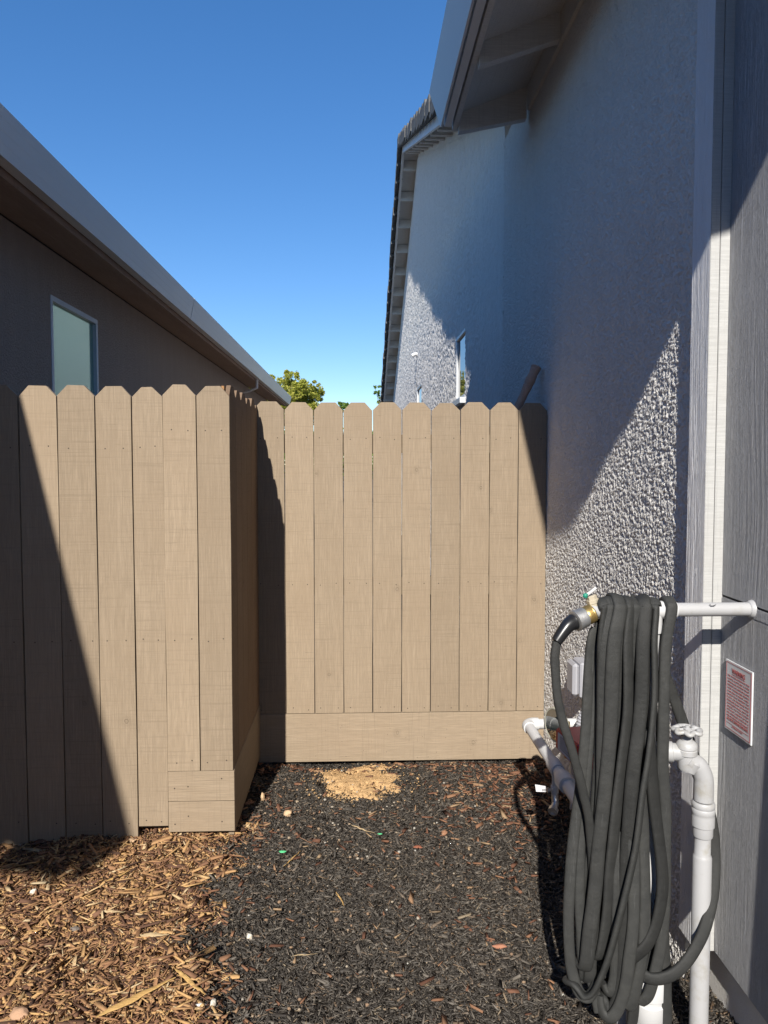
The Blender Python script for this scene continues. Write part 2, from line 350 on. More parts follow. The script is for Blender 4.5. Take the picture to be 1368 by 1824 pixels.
chipmesh('bark_fibres',np.stack([x,y,bed_h(x,y)+RNG.uniform(-.002,.015,N)],-1),L,L*RNG.uniform(.05,.16,N)+.0006,L*.05+.0005,M['chip_brown'],'fine bark fibres and shreds between the larger brown chips','bark',tilt=.3)
x,y=scatter(2600,-2.0,.0,1.5,2.86,lambda x,y:(x<jit(x,y))); N=len(x); L=np.clip(RNG.gamma(3.,.014,N)+.012,0,.11)
chipmesh('bark_splints',np.stack([x,y,bed_h(x,y)+RNG.uniform(.006,.018,N)],-1),L,np.clip(L*RNG.uniform(.08,.30,N),.003,.015),np.clip(L*.06,.001,.004),M['chip_brown'],'long flat bark splints lying on top of the brown chips','bark',tilt=.16)
# loose reddish bark thrown over the black mulch, denser at the rear right
def kr(x,y):
    d=.05+1.0*np.exp(-(((x-.70)/.30)**2+((y-3.15)/.36)**2))+.35*np.exp(-((x-edge_x(y))/.10)**2)*(y>1.7)+.3*np.exp(-((y-3.4)/.07)**2)
    return RNG.uniform(0,1,x.shape)<d
x,y=scatter(7500,-.5,.92,1.6,3.5,kr); N=len(x); L=RNG.gamma(3.,.0065,N)+.006
chipmesh('loose_bark_pieces',np.stack([x,y,bed_h(x,y)+.010+RNG.uniform(0,.004,N)],-1),L,L*RNG.uniform(.10,.40,N),L*.10+.001,M['chip_red'],'loose reddish bark scraps strewn over the black mulch','bark',tilt=.12)
# pebbles
def blob(mb,c,r,seed,flat=.6,mi=0,sub=2):
    bm=bmesh.new(); bmesh.ops.create_icosphere(bm,subdivisions=sub,radius=1)
    vs=[]
    for v in bm.verts:
        k=1+.35*noise.noise(v.co*1.3+Vector((seed,seed*2,0)))+.12*noise.noise(v.co*4+Vector((seed,0,3)))
        vs.append(mb.bm.verts.new(Vector(c)+Vector((v.co.x*r[0],v.co.y*r[1],v.co.z*r[2]))*k))
    for f in bm.faces:
        g=mb.bm.faces.new([vs[v.index] for v in f.verts]); g.material_index=mi; g.smooth=sub>1
    bm.free()
b=MB()
x,y=scatter(1100,-.6,.9,1.75,3.45,lambda x,y: RNG.uniform(0,1,x.shape)<(.22+.65*np.exp(-(((x+.2)/.3)**2+((y-2.85)/.4)**2))))
for i,(px,py) in enumerate(zip(x,y)):
    r=random.uniform(.0022,.0065)*(1.3 if random.random()<.15 else 1)
    blob(b,(px,py,float(bed_h(px,py))+.009),(r,r*random.uniform(.7,1.2),r*.7),i*.37,sub=1)
tag(b.done('gravel',M['pebble']),'small tan pebbles sprinkled over the black mulch','gravel',kind='stuff')
# sandy patch
xs=np.linspace(-.30,.30,130); ys=np.linspace(2.97,3.49,130); gx,gy=np.meshgrid(xs,ys)
q=((gx-.005)/.168)**2+((gy-3.25)/.21)**2
nz=np.array([[noise.noise(Vector((a*11,b_*11,0)))+.6*noise.noise(Vector((a*30,b_*30,4)))+.35*noise.noise(Vector((a*90,b_*90,7))) for a,b_ in zip(r1,r2)] for r1,r2 in zip(gx,gy)])
gz=bed_h(gx,gy)+.016-.03*np.clip(q-.42+1.35*nz,0,3)+.006*nz+RNG.normal(0,.0010,gx.shape)
idx=np.arange(16900).reshape(130,130); F=np.stack([idx[:-1,:-1],idx[:-1,1:],idx[1:,1:],idx[1:,:-1]],-1).reshape(-1,4)
tag(raw_mesh('sand_patch',np.stack([gx,gy,gz],-1).reshape(-1,3),F,M['sand'],smooth=True),'bare patch of tan sandy dirt below the rear fence','sand',kind='stuff')
x,y=scatter(650,-.26,.28,2.9,3.49,lambda x,y: (((x-.01)/.26)**2+((y-3.22)/.22)**2+RNG.normal(0,.35,x.shape))<1); N=len(x); L=RNG.gamma(2.5,.0015,N)+.0012
chipmesh('sand_crumbs',np.stack([x,y,bed_h(x,y)+.016+RNG.uniform(0,.005,N)],-1),L,L*RNG.uniform(.5,1.,N),L*.6,M['sand'],'tan crumbs of dirt around the bare sandy patch','sand')
# ------------------------------------------------------------ fences
DOG=.036
def picket(x0,x1,z0,z1,yf,th=.017,name='picket',parent=None,mat=None,lean=0,dl=DOG,dr=DOG,nails=(),side=False):
    """board in the xz plane facing -y (front face at yf)"""
    b=MB(); r=random.uniform
    d=min(DOG,(x1-x0)*.4)
    dl=min(dl,d) if dl else 0; dr=min(dr,d) if dr else 0
    pts=[(x0,z0),(x1,z0)]
    nseg=5; wob=[(r(-.0012,.0012),r(-.0012,.0012)) for _ in range(nseg)]
    for i in range(1,nseg): pts.append((x1+wob[i][0],z0+(z1-dr-z0)*i/nseg))
    pts.append((x1,z1-dr-r(0,.003)))
    if dr: pts.append((x1-dr+r(-.003,.003),z1))
    if dl: pts.append((x0+dl+r(-.003,.003),z1+r(-.0015,.0015)))
    pts.append((x0,z1-dl-r(0,.003)))
    for i in range(nseg-1,0,-1): pts.append((x0+wob[i][1],z0+(z1-dl-z0)*i/nseg))
    P=[(px+lean*(pz-z0),yf,pz) for px,pz in pts]
    b.prism(P,(0,th,0),0,bev=.0006)
    for (nx,nz) in nails:
        b.lathe((nx,yf-.0003,nz),(0,1,0),[(.0026,0),(.0026,.0012)],8,mi=1)
    if side:  # turn into the yz plane: x -> y, facing +x
        for v in b.bm.verts: x_,y_,z_=v.co; v.co=Vector((yf-(y_-yf),x_,z_)) 
    return b.done(name,[mat or M['fence'],M['nail']],parent)
def nailrow(x0,x1,zs): 
    o=[]
    for z in zs:
        for f in (.24,.78):
            if random.random()<.9: o.append((x0+(x1-x0)*(f+random.uniform(-.05,.05)),z+random.uniform(-.006,.006)))
    return o
XF=lambda u,y,v=900: on(u,v,1,y).x
# front left fence
YF=2.72; ZT=1.729
ff=empty('wooden_fence',(-.9,YF,0),'tan painted front fence on the left with its lower left corner in shade','fence','tan fence panels')
tops=[(38,104.2,688,1494),(106,171.4,687,1495),(173,236.2,688,1495),(237.5,291.4,689,1472),(292,350.6,685,1374),(352,410.5,687,1374)]
for i,(a,c,t,bt) in enumerate(tops):
    x0,x1=XF(a,YF),XF(c,YF); x1b=XF(c+6,YF,1400); x0b=XF(a+6,YF,1400)
    zt=on(300,t,1,YF).z; zb=on(300,bt,1,YF).z
    lean=-( (XF(a+9,YF,1400)-XF(a,YF,700)) )/1.5*0
    picket(x0,x1-.0005,zb,zt,YF+(.0 if i!=3 else .004),parent=ff,dl=DOG,dr=DOG,nails=nailrow(x0,x1,[1.50 if i<4 else 1.56,.78]+([.09] if i<4 else [.32])))
    
xx=XF(36,YF)
for k in range(7):
    x1=xx-k*.1405-.002; x0=x1-.137
    if x0<-1.93: x0=-1.925
    if x1-x0<.03: break
    picket(x0,x1,.015,ZT+random.uniform(-.004,.004),YF,parent=ff,nails=nailrow(x0,x1,[1.5,.78,.1]))
for z0,z1 in ((.166+.0012,.281),(.049,.166-.0012)):
    b=MB(); b.box((XF(299.5,YF,1400),YF-.001,z0),(XF(417.5,YF,1400),YF+.022,z1),0,.0012)
    for nx in (XF(311,YF,1400),XF(335,YF,1400),XF(395,YF,1400)): b.lathe((nx,YF-.0016,(z0+z1)/2+random.uniform(-.03,.03)),(0,1,0),[(.0028,0),(.0028,.002)],8,mi=1)
    b.done('kick_board',[M['fence_x'],M['nail']],ff)
for z in (1.48,.78,.14):
    b=MB(); b.box((-1.925,YF+.023,z),(-.50,YF+.061,z+.089),0,.002); b.done('rail',M['fence_x'],ff)
for px in (-1.5,-.60):
    b=MB(); b.box((px,YF+.062,-.05),(px+.089,YF+.151,1.66),0,.003); b.done('post',M['raw'],ff)
# return panel (faces +x)
fs=empty('wooden_fence',(-.48,3.1,0),'short shaded fence panel running back from the corner of the front fence','fence','tan fence panels')
XS=-.474
ed=[2.742,2.880,3.018,3.156,3.296,3.436,3.496]
for k in range(6):
    y0,y1=ed[k]+.0015,ed[k+1]-.0015
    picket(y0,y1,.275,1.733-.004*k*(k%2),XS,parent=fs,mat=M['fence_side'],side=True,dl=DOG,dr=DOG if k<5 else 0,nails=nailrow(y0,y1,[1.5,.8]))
b=MB(); b.box((XS-.02,2.744,.022),(XS+.002,3.497,.272),0,.0015); b.done('kick_board',M['fence_y'],fs)
for z in (1.45,.75,.3):
    b=MB(); b.box((XS-.057,2.84,z),(XS-.019,3.49,z+.089),0,.002); b.done('rail',M['raw'],fs)
b=MB(); b.box((XS-.108,2.885,-.05),(XS-.0585,2.974,1.66),0,.002); b.done('post',M['raw'],fs)
b=MB(); b.box((-.503,2.7405,1.60),(-.4925,2.79,1.727),0,.001); b.done('cleat',M['raw'],fs)
# rear fence
YB=3.5; fb=empty('wooden_fence',(.22,YB,0),'tan rear fence across the passage with a broad kick board along its foot','fence','tan fence panels')
bx=[457,507,559,611.5,663.5,715.5,767.5,819.5,871.5,922.5,974]
for i in range(10):
    x0,x1=XF(bx[i]+.5,YB),XF(bx[i+1]-.5,YB)
    if i==0: x0=-.492
    zt=1.733+random.uniform(-.004,.003); g=(0,.0012,.001,.001,.0015,.0016,.001,.0005,.001,.0)[i]
    picket(x0+g,min(x1,.914),.2275,zt,YB,parent=fb,dl=DOG+.003,dr=DOG+.003,nails=nailrow(x0,x1,[1.56,.86,.25]))
b=MB(); b.box((-.512,YB-.0025,-.012),(.914,YB+.022,.2245),0,.0015)
for k in range(34): b.lathe((random.uniform(-.3,.9),YB-.003,random.uniform(.0,.2)),(0,1,0),[(.0014,0),(.0014,.001)],6,mi=1)
b.done('kick_board',[M['fence_x'],M['nail']],fb)
for z in (1.49,.80):
    b=MB(); b.box((-.47,YB+.023,z),(.914,YB+.061,z+.089),0,.002); b.done('rail',M['fence_x'],fb)
for px in (-.585,.60):
    b=MB(); b.box((px,YB+.062,-.05),(px+.089,YB+.151,1.62),0,.003); b.done('post',M['raw'],fb)
# ------------------------------------------------------------ left house
lh=empty('house',(-3.5,8,0),'low brown stucco house on the left behind the fence, with a long grey eave','house')
WL=-1.93; LY0,LY1=-1.50,17.0
wz0,wz1,wy0,wy1=.9,on(89,524,0,WL).z,on(89,524,0,WL).y,on(173,568,0,WL).y
wzt=CAMH+1.345
b=MB()
for (y0,y1,z0,z1) in ((LY0+.35,wy0,-.05,wzt),(wy1,LY1-.35,-.05,wzt),(wy0,wy1,-.05,wz0),(wy0,wy1,wz1,wzt)): b.box((WL-.15,y0,z0),(WL,y1,z1))
b.box((-6.5,LY0+.35,-.05),(WL-.15,LY0+.5,wzt)); b.box((-6.5,LY1-.5,-.05),(WL-.15,LY1-.35,wzt)); b.box((-6.65,LY0+.35,-.05),(-6.5,LY1-.35,wzt))
bmesh.ops.remove_doubles(b.bm,verts=b.bm.verts,dist=.0001)
b.done('wall',M['stucco_l'],lh)
fr=MB(); t=.034
y0,y1,z0,z1=wy0,wy1,wz0,wz1
for a,c in (((WL-.04,y0,z1-t),(WL+.004,y1,z1)),((WL-.04,y0,z0),(WL+.004,y1,z0+t)),((WL-.04,y0,z0+t),(WL+.004,y0+t,z1-t)),((WL-.04,y1-t,z0+t),(WL+.004,y1,z1-t))): fr.box(a,c,0,.002)
wf=fr.done('window',M['trimwhite'],lh)
b=MB(); b.poly([(WL-.022,y0+t,z0+t),(WL-.022,y1-t,z0+t),(WL-.022,y1-t,z1-t),(WL-.022,y0+t,z1-t)]); p=b.done('pane',M['glass_l'],wf)
# gutter: leaning fascia gutter, a closed shell
zb=CAMH+1.345; zt=CAMH+1.532; xb=-1.551; xt=-1.514
def gutter(xb,xt,zb,zt,y0,y1,sgn,name,mat,parent,depth=.11,seam=None):
    b=MB(); pr=[(xb,zb),(xb+(xt-xb)*.25,zb+(zt-zb)*.25),(xb+(xt-xb)*.25+sgn*.0013,zb+(zt-zb)*.27),(xb+(xt-xb)*.5,zb+(zt-zb)*.5),(xb+(xt-xb)*.5+sgn*.0013,zb+(zt-zb)*.52),(xb+(xt-xb)*.75,zb+(zt-zb)*.75),(xb+(xt-xb)*.75+sgn*.0013,zb+(zt-zb)*.77),(xt,zt),(xt-sgn*.012,zt),(xt-sgn*.012,zt-.012),(xt-sgn*depth,zt-.012),(xb-sgn*(depth-.05),zb)]
    b.prism([(x,y0,z) for x,z in pr],(0,y1-y0,0)); o=b.done(name,mat,parent,False)
    if seam:
        for ys_ in seam:
            b=MB(); e=.0025*sgn; b.prism([(x,ys_,z) for x,z in [(xb+e,zb-.002),(xt+e,zt+.003),(xt-sgn*.02,zt+.003),(xb-sgn*.03,zb-.002)]],(0,.03,0)); b.done('gutter_joint',mat,o)
    return o
gutter(xb,xt,zb,zt,LY0,LY1,1,'gutter',M['gutter_l'],lh,seam=[on(343,541,0,-1.53).y])
b=MB(); b.box((-1.665,LY0+.03,zb-.03),(-1.628,LY1-.03,zb+.15)); b.done('fascia',M['soffit_l'],lh)
b=MB()
for k,(xa,xc,dz) in enumerate(((-1.72,-1.668,.012),(-1.78,-1.722,.022),(-1.86,-1.782,.032),(WL+.001,-1.862,.040))): b.box((xa,LY0+.05,zb+dz-.03),(xc,LY1-.05,zb+.10))
b.done('soffit',M['soffit_l'],lh)
def tiles(b,y0,y1,xlo,zlo,xhi,zhi,n,th=.03,lift=.03):
    """courses of flat roof tile up a slope in the xz plane"""
    for i in range(n):
        f0,f1=i/n,(i+1.12)/n
        xa,za=xlo+(xhi-xlo)*f0,zlo+(zhi-zlo)*f0; xc,zc=xlo+(xhi-xlo)*f1,zlo+(zhi-zlo)*f1
        b.hexa([(xa,y0,za+lift),(xc,y0,zc),(xc,y1,zc),(xa,y1,za+lift),(xa,y0,za+th+lift),(xc,y0,zc+th),(xc,y1,zc+th),(xa,y1,za+th+lift)])
b=MB(); tiles(b,LY0,LY1,-1.62,zt-.0,-4.2,zt+.62,9); tiles(b,LY0,LY1,-6.8,zt,-4.22,zt+.62,9); b.done('roof',M['tile'],lh)
b=MB(); b.prism([(-1.67,LY0+.08,zb+.12),(-4.21,LY0+.08,zt+.60),(-6.7,LY0+.08,zb+.12)],(0,.1,0)); b.done('gable_end',M['stucco_l'],lh); b=MB(); b.prism([(-1.67,LY1-.18,zb+.12),(-4.21,LY1-.18,zt+.60),(-6.7,LY1-.18,zb+.12)],(0,.1,0)); b.done('gable_end',M['stucco_l'],lh)
yb=on(462,690,0,-1.56).y
b=MB(); b.sweep([(-1.60,yb,zb+.01),(-1.60,yb,zb-.14),(-1.72,yb,zb-.19),(-1.90,yb,zb-.24),(-1.90,yb,.1)],.055,.045,8,B0=(0,1,0)); b.done('downspout',M['gutter_l'],lh)
# ------------------------------------------------------------ right house
rh=empty('house',(3.5,9,0),'pale grey stucco house on the right with gabled tile roof','house')
WX=.92; PKY=11.12; PKZ=CAMH+4.56; SN,SF=.37,.395; FY=19.6; Y2=1.954
farz=PKZ-SF*(FY-PKY)
def win(y0,y1,z0,z1,parent,sill=True):
    fr=MB(); t=.032
    for a,c in (((WX-.010,y0,z1-t),(WX+.05,y1,z1)),((WX-.010,y0,z0),(WX+.05,y1,z0+t)),((WX-.002,y0,z0+t),(WX+.05,y0+t,z1-t)),((WX-.010,y1-t,z0+t),(WX+.05,y1,z1-t))): fr.box(a,c,0,.003)
    w=fr.done('window',M['trimwhite'],parent)
    b=MB(); b.poly([(WX+.008,y0+t,z0+t),(WX+.008,y1-t,z0+t),(WX+.008,y1-t,z1-t),(WX+.008,y0+t,z1-t)]); b.done('pane',M['glass'],w)
    if sill:
        b=MB(); b.box((WX-.055,y0-.02,z0-.05),(WX-.0005,y1+.02,z0-.001),0,.003); b.done('sill',M['trimwhite'],w)
w2=(6.18,6.74,2.00,2.585); w3=(10.36,11.13,1.3,2.575)
# stucco wall: far part as slabs around windows, near part as a finely relieved sheet
ND=4.6
def wtop(y): return PKZ-SN*(PKY-y) if y<PKY else PKZ-SF*(y-PKY)
b=MB()
def slab(y0,y1,z0,z1a,z1b): b.prism([(WX,y0,z0),(WX,y1,z0),(WX,y1,z1b),(WX,y0,z1a)],(.15,0,0))
cuts=[ND,w2[0],w2[1],w3[0],w3[1],FY]
for y0,y1 in zip(cuts[:-1],cuts[1:]):
    if (y0,y1)==(w2[0],w2[1]): slab(y0,y1,-.05,w2[2],w2[2]); slab(y0,y1,w2[3],wtop(y0),wtop(y1))
    elif y0==w3[0]:
        slab(y0,y1,-.05,w3[2],w3[2]); slab(y0,PKY,w3[3],wtop(y0),wtop(PKY)); slab(PKY,y1,w3[3],wtop(PKY),wtop(y1))
    else: slab(y0,y1,-.05,wtop(y0),wtop(y1))
b.box((WX+.02,2.0,-.05),(WX+.15,ND,3.47))
b.box((WX+.15,FY-.15,-.05),(7,FY,farz)); b.box((6.85,1.0,-.05),(7,FY-.15,farz-.2))
wall=b.done('wall',M['stucco_r'],rh,False)
def lattice(seed,sc,gy,gz):
    r=np.random.default_rng(seed).normal(0,1,(820,820)); u=gy*sc; v=gz*sc; i=np.floor(u).astype(int); j=np.floor(v).astype(int); fu=u-i; fv=v-j
    fu=fu*fu*(3-2*fu); fv=fv*fv*(3-2*fv); i%=819; j%=819
    return (r[i,j]*(1-fu)+r[i+1,j]*fu)*(1-fv)+(r[i,j+1]*(1-fu)+r[i+1,j+1]*fu)*fv
def coat(y0,y1,sy,sz,zlo,zmax):
    ys=np.arange(y0,y1+.0001,sy); zs=np.linspace(zlo,zmax,int((zmax-zlo)/sz)); gy,gz=np.meshgrid(ys,zs)
    def f(fa):
        wy=gy+.25/fa*lattice(5,fa*.45,gy,gz); wz=gz+.25/fa*lattice(6,fa*.45,gy,gz)
        return np.tanh(2.*(.6*lattice(1,fa,wy,wz)+.4*lattice(2,fa*.5,wy,wz)+.2*lattice(3,fa*.2,gy,gz)))
    w=np.clip((gy-3.6)/3.,0,1); w=w*w*(3-2*w)
    nz=f(225)*(1-w)+f(88)*w+RNG.normal(0,.42,gy.shape)*(1-.6*w)
    if y1>5: nz=nz+.0*w
    amp=.0022*(1-w)+.0058*w
    gxx=WX-.001*w-amp*(nz+1)+.001*(1-w)
    top=np.where(gy<PKY,PKZ-SN*(PKY-gy),PKZ-SF*(gy-PKY)) if y1>5 else gz+1
    n=len(ys);mm=len(zs); idx=np.arange(n*mm).reshape(mm,n); F=np.stack([idx[:-1,:-1],idx[:-1,1:],idx[1:,1:],idx[1:,:-1]],-1).reshape(-1,4)
    cy=(gy[:-1,:-1]+sy/2).ravel(); cz=(gz[:-1,:-1]+sz/2).ravel(); ok=(gz[1:,1:].ravel()<np.minimum(top[:-1,:-1],top[1:,1:]).ravel()+.05)
    for (a,b_,c,d) in (w2,w3): ok&=~((cy>a)&(cy<b_)&(cz>c)&(cz<d))
    if y1>5: gz=np.minimum(gz,top)
    raw_mesh('wall_texture_coat',np.stack([gxx,gy,gz],-1).reshape(-1,3),F[ok][:,::-1],M['stucco_r'],wall,smooth=True)
coat(1.958,ND,.0030,.0034,-.03,3.44); coat(ND,FY-.02,.0085,.012,-.03,6.1)
win(*w2,rh); win(*w3,rh,False)
b=MB(); vy=on(741,632,0,WX-.03).y; b.sweep(spline([(WX+.01,vy,3.085),(WX-.05,vy,3.085),(WX-.09,vy,3.06)],5),.06,.06,10); b.done('vent_pipe',M['pvcw'],rh)
b=MB(); b.sweep([(WX-.006,vy+.1,3.07),(WX-.006,vy+.12,2.6)],.012,.012,6); b.done('cable',M['ink'],rh)
# corner trim and siding
G=.90; SF_=1.854; SDX=.95
b=MB(); b.box((G,SF_+.0205,.14),(G+.02,Y2,3.42)); b.done('corner_trim',M['trimside'],rh)
b=MB(); b.box((G-.0005,SF_,.138),((G+SDX)/2-.001,SF_+.02,3.42),0,.0015); b.box(((G+SDX)/2+.001,SF_+.001,.138),(SDX+.004,SF_+.021,3.42),0,.0015); b.done('corner_trim',M['trimface'],rh)
lap=1.096
b=MB(); b.box((SDX,-5,.14),(SDX+.02,SF_-.001,lap-.003)); b.box((SDX,-5,lap+.003),(SDX+.02,SF_-.001,3.42)); b.box((SDX+.003,-5,lap-.02),(SDX+.05,SF_-.001,lap+.02),1); b.done('siding',[M['siding'],M['black']],rh)
b=MB(); b.box((SDX-.0012,-5,lap-.028),(SDX-.0002,SF_-.0012,lap-.0045)); b.done('siding_lip',M['siding'],rh)
b=MB(); b.box((SDX+.021,-5,-.1),(SDX+.15,2.0,.139)); b.box((SDX+.051,-5,.139),(SDX+.15,2.0,3.42)); b.done('foundation',M['stucco_r'],rh)
b=MB(); b.prism([(.905,1.0,.10),(SDX,1.0,.10),(SDX+.0,1.0,3.42),(.945,1.0,3.42)],(0,.42,0)); b.done('shadow_board',M['trim'],rh)  # unseen tapered board, added to cast the leaning shadow strip on the siding
def grain_sheet(name,x,y0,y1,z0,z1,sy,sz,amp,fy,fz,mat,parent,seed):
    ys=np.arange(y0,y1+1e-5,sy); zs=np.linspace(z0,z1,int((z1-z0)/sz)); gy,gz=np.meshgrid(ys,zs)
    wy=gy+.010*lattice(seed,3.1,gy*4,gz)+.0025*lattice(seed+1,9,gy*6,gz)
    nz=.65*lattice(seed+2,1,wy*fy,gz*fz)+.45*lattice(seed+3,1,wy*fy*2.1,gz*fz*2)
    msk=np.clip(.55+.5*lattice(seed+5,1,gy*14,gz*1.6),.15,1.2); nz=np.tanh(nz*1.7)*msk; n=len(ys);mm=len(zs); idx=np.arange(n*mm).reshape(mm,n); F=np.stack([idx[:-1,:-1],idx[:-1,1:],idx[1:,1:],idx[1:,:-1]],-1).reshape(-1,4)
    gx_=x-amp*(nz+1.2); 
    return raw_mesh(name,np.stack([gx_,gy,gz],-1).reshape(-1,3),F[:,::-1],mat,parent,smooth=True)
grain_sheet('trim_face',G-.0004,SF_+.0007,Y2,.141,3.419,.0008,.011,.00045,300,7,M['trimside'],rh,41)
grain_sheet('siding_face',SDX-.0001,1.38,SF_-.0012,lap+.0035,3.419,.0012,.012,.00028,210,3,M['siding'],rh,51)
grain_sheet('siding_face',SDX-.0001,1.38,SF_-.0012,.141,lap-.028,.0012,.012,.00028,210,3,M['siding'],rh,61)
# near eave
EY0,EY1=.11,3.97
zb=CAMH+1.79; zt=CAMH+1.97; xb=.447; xt=.386
g=gutter(xb,xt,zb,zt,EY0,EY1,-1,'gutter',M['gutter_r'],rh,depth=.06)
# widen the gutter's flat underside up to the gap before the fascia
b=MB(); b.box((xb+.0195,EY0+.002,zb+.001),(.503,EY1-.002,zb+.05)); b.done('gutter_base',M['gutter_r'],g)
b=MB(); b.box((.512,EY0+.01,zb-.004),(.540,EY1+.03,zb+.15),0,.002); b.done('fascia',M['eave_r'],rh)
er=(WX-.54); zr=lambda x: zb+.05+(x-.54)*.394          # soffit board plane
for i,yr in enumerate((EY0+.02,.72,1.36,2.0,2.64,3.28,EY1-.045)):
    h=.10 if i<6 else .145
    b=MB(); b.prism([(.541,yr,zr(.54)-.09),(WX-.0205,yr,zr(WX)-h-.02),(WX-.0205,yr,zr(WX)+.004),(.541,yr,zr(.54)+.004)],(0,.045,0)); b.done('rafter',M['eave_r'],rh)
b=MB(); b.prism([(.5405,EY0+.01,zr(.54)+.005),(3.2,EY0+.01,zr(3.2)+.005),(3.2,EY0+.01,zr(3.2)+.025),(.5405,EY0+.01,zr(.54)+.025)],(0,EY1-EY0-.02,0)); b.done('soffit',M['eave_r'],rh)
b=MB(); b.box((WX-.020,1.96,zr(WX)-.125),(WX-.002,EY1-.05,zr(WX)+.003)); b.done('frieze_board',M['eave_r'],rh)
b=MB(); tiles(b,EY0,EY1-.01,.46,zb+.155,3.2,zb+.155+2.74*.394,9); b.done('roof',M['tile'],rh)
b=MB(); b.box((WX+.0,.9,3.42),(WX+.2,1.99,zr(WX)+.0)); b.done('wall',M['stucco_r'],rh)
# main gable roof
XR=.68
for nm,(ya,za,yb_,zb_) in {'a':(3.80,PKZ-SN*(PKY-3.80),PKY,PKZ),'b':(PKY,PKZ,FY+.4,PKZ-SF*(FY+.4-PKY))}.items():
    o=.07
    b=MB(); b.hexa([(XR,ya,za+o),(XR+.03,ya,za+o),(XR+.03,yb_,zb_+o),(XR,yb_,zb_+o),(XR,ya,za+o+.15),(XR+.03,ya,za+o+.15),(XR+.03,yb_,zb_+o+.15),(XR,yb_,zb_+o+.15)]); b.done('rake_board',M['gutter_r'],rh)
    b=MB(); b.hexa([(XR+.031,ya,za+o+.13),(7.2,ya,za+o+.13),(7.2,yb_,zb_+o+.13),(XR+.031,yb_,zb_+o+.13),(XR+.031,ya,za+o+.148),(7.2,ya,za+o+.148),(7.2,yb_,zb_+o+.148),(XR+.031,yb_,zb_+o+.148)]); b.done('soffit',M['eave_r'],rh)
    # gap filler wall top
    b=MB(); b.prism([(WX+.0015,ya+.3,za+.3*((zb_-za)/(yb_-ya))-.001),(WX+.0015,yb_-(0 if nm=='a' else .3),zb_-(0 if nm=='a' else .3)*((zb_-za)/(yb_-ya))-.001),(WX+.0015,yb_-(0 if nm=='a' else .3),zb_+o+.13),(WX+.0015,ya+.3,za+o+.13+.3*((zb_-za)/(yb_-ya)))],(.1,0,0)); b.done('wall',M['stucco_r'],rh)
    nrun=14 if nm=='a' else 16
    b=MB(); nt_=int(abs(yb_-ya)/.34)
    for i in range(nt_):
        # courses run up to the ridge from each eave
        f0,f1=(i/nt_,(i+1.1)/nt_)
        if nm=='b': f0,f1=1-i/nt_,1-(i+1.1)/nt_
        f1=min(max(f1,0),1)
        P=lambda f,e:(ya+(yb_-ya)*f,za+(zb_-za)*f+o+.155+e)
        y_a,z_a=P(f0,.045); y_c,z_c=P(f1,0)
        e=random.uniform(-.006,.012)
        b.hexa([(XR-.06+e,y_a,z_a),(7.25,y_a,z_a),(7.25,y_c,z_c),(XR-.06+e,y_c,z_c),(XR-.06+e,y_a,z_a+.03),(7.25,y_a,z_a+.03),(7.25,y_c,z_c+.03),(XR-.06+e,y_c,z_c+.03)])
        # rake tile lip hanging over the edge
        b.hexa([(XR-.075+e,y_a,z_a-.085),(XR-.045,y_a,z_a-.085),(XR-.045,y_c,z_c-.10),(XR-.075+e,y_c,z_c-.10),(XR-.075+e,y_a,z_a+.06),(XR+.12,y_a,z_a+.06),(XR+.12,y_c,z_c+.033),(XR-.075+e,y_c,z_c+.033)])
    b.done('roof',M['tile'],rh)
for k in range(25):
    yk=4.7+k*.61
    if yk>FY: break
    z=wtop(yk)
    b=MB(); sl_=SN if yk<PKY else -SF
    b.box((XR+.031,yk,z+.06+(0 if sl_>0 else sl_*.04)),(WX-.001,yk+.04,z+.205+(0 if sl_<0 else 0)+min(0,sl_)*.02-.01)); b.done('lookout',M['eave_r'],rh)
# unseen house added across the street, behind the camera, to block low sky light
sky_blocker=empty('house',(0,-14,0),'unseen two storey house with garage door, added across the street to block low sky light','house')
b=MB(); b.box((-13,-22,-.06),(13,-14,5.6)); b.done('wall',M['stucco_l'],sky_blocker)
b=MB(); b.prism([(-13.5,-13.5,5.6),(-13.5,-18,7.0),(-13.5,-22.5,5.6)],(27,0,0)); b.done('roof',M['tile'],sky_blocker)
b=MB(); b.box((2,-14.02,0),(7,-13.96,2.3)); 
for k in range(5): b.box((2.05,-13.958,.04+k*.45),(6.95,-13.945,.43+k*.45))
b.done('garage_door',M['trim'],sky_blocker)
for wx in (-9,-4,3,8):
    b=MB()
    for a,c in (((wx,3.4),(wx+1.5,3.46)),((wx,4.6),(wx+1.5,4.66)),((wx,3.46),(wx+.06,4.6)),((wx+1.44,3.46),(wx+1.5,4.6)),((wx+.72,3.46),(wx+.78,4.6))): b.box((a[0],-13.999,a[1]),(c[0],-13.95,c[1]))
    w_=b.done('window',M['trimwhite'],sky_blocker); b=MB(); b.poly([(wx+.06,-13.98,3.46),(wx+1.44,-13.98,3.46),(wx+1.44,-13.98,4.6),(wx+.06,-13.98,4.6)]); b.done('pane',M['glass'],w_)
b=MB(); b.box((-1,-14.02,0),(0,-13.95,2.1)); b.done('door',M['siding'],sky_blocker)
# ------------------------------------------------------------ wall things
P1=on(1040,1150,0,WX)
ob=empty('outlet_box',(WX,2.9,.6),'small grey weatherproof outlet box on the stucco wall behind the hose','outlet box')
b=MB(); b.box((WX-.045,2.80,.515),(WX-.001,2.905,.655),0,.006); b.done('box_body',M['pvcgrey'],ob)
b=MB(); b.box((WX-.072,2.807,.52),(WX-.0455,2.899,.65),0,.010); b.done('cover',M['pvcgrey'],ob)
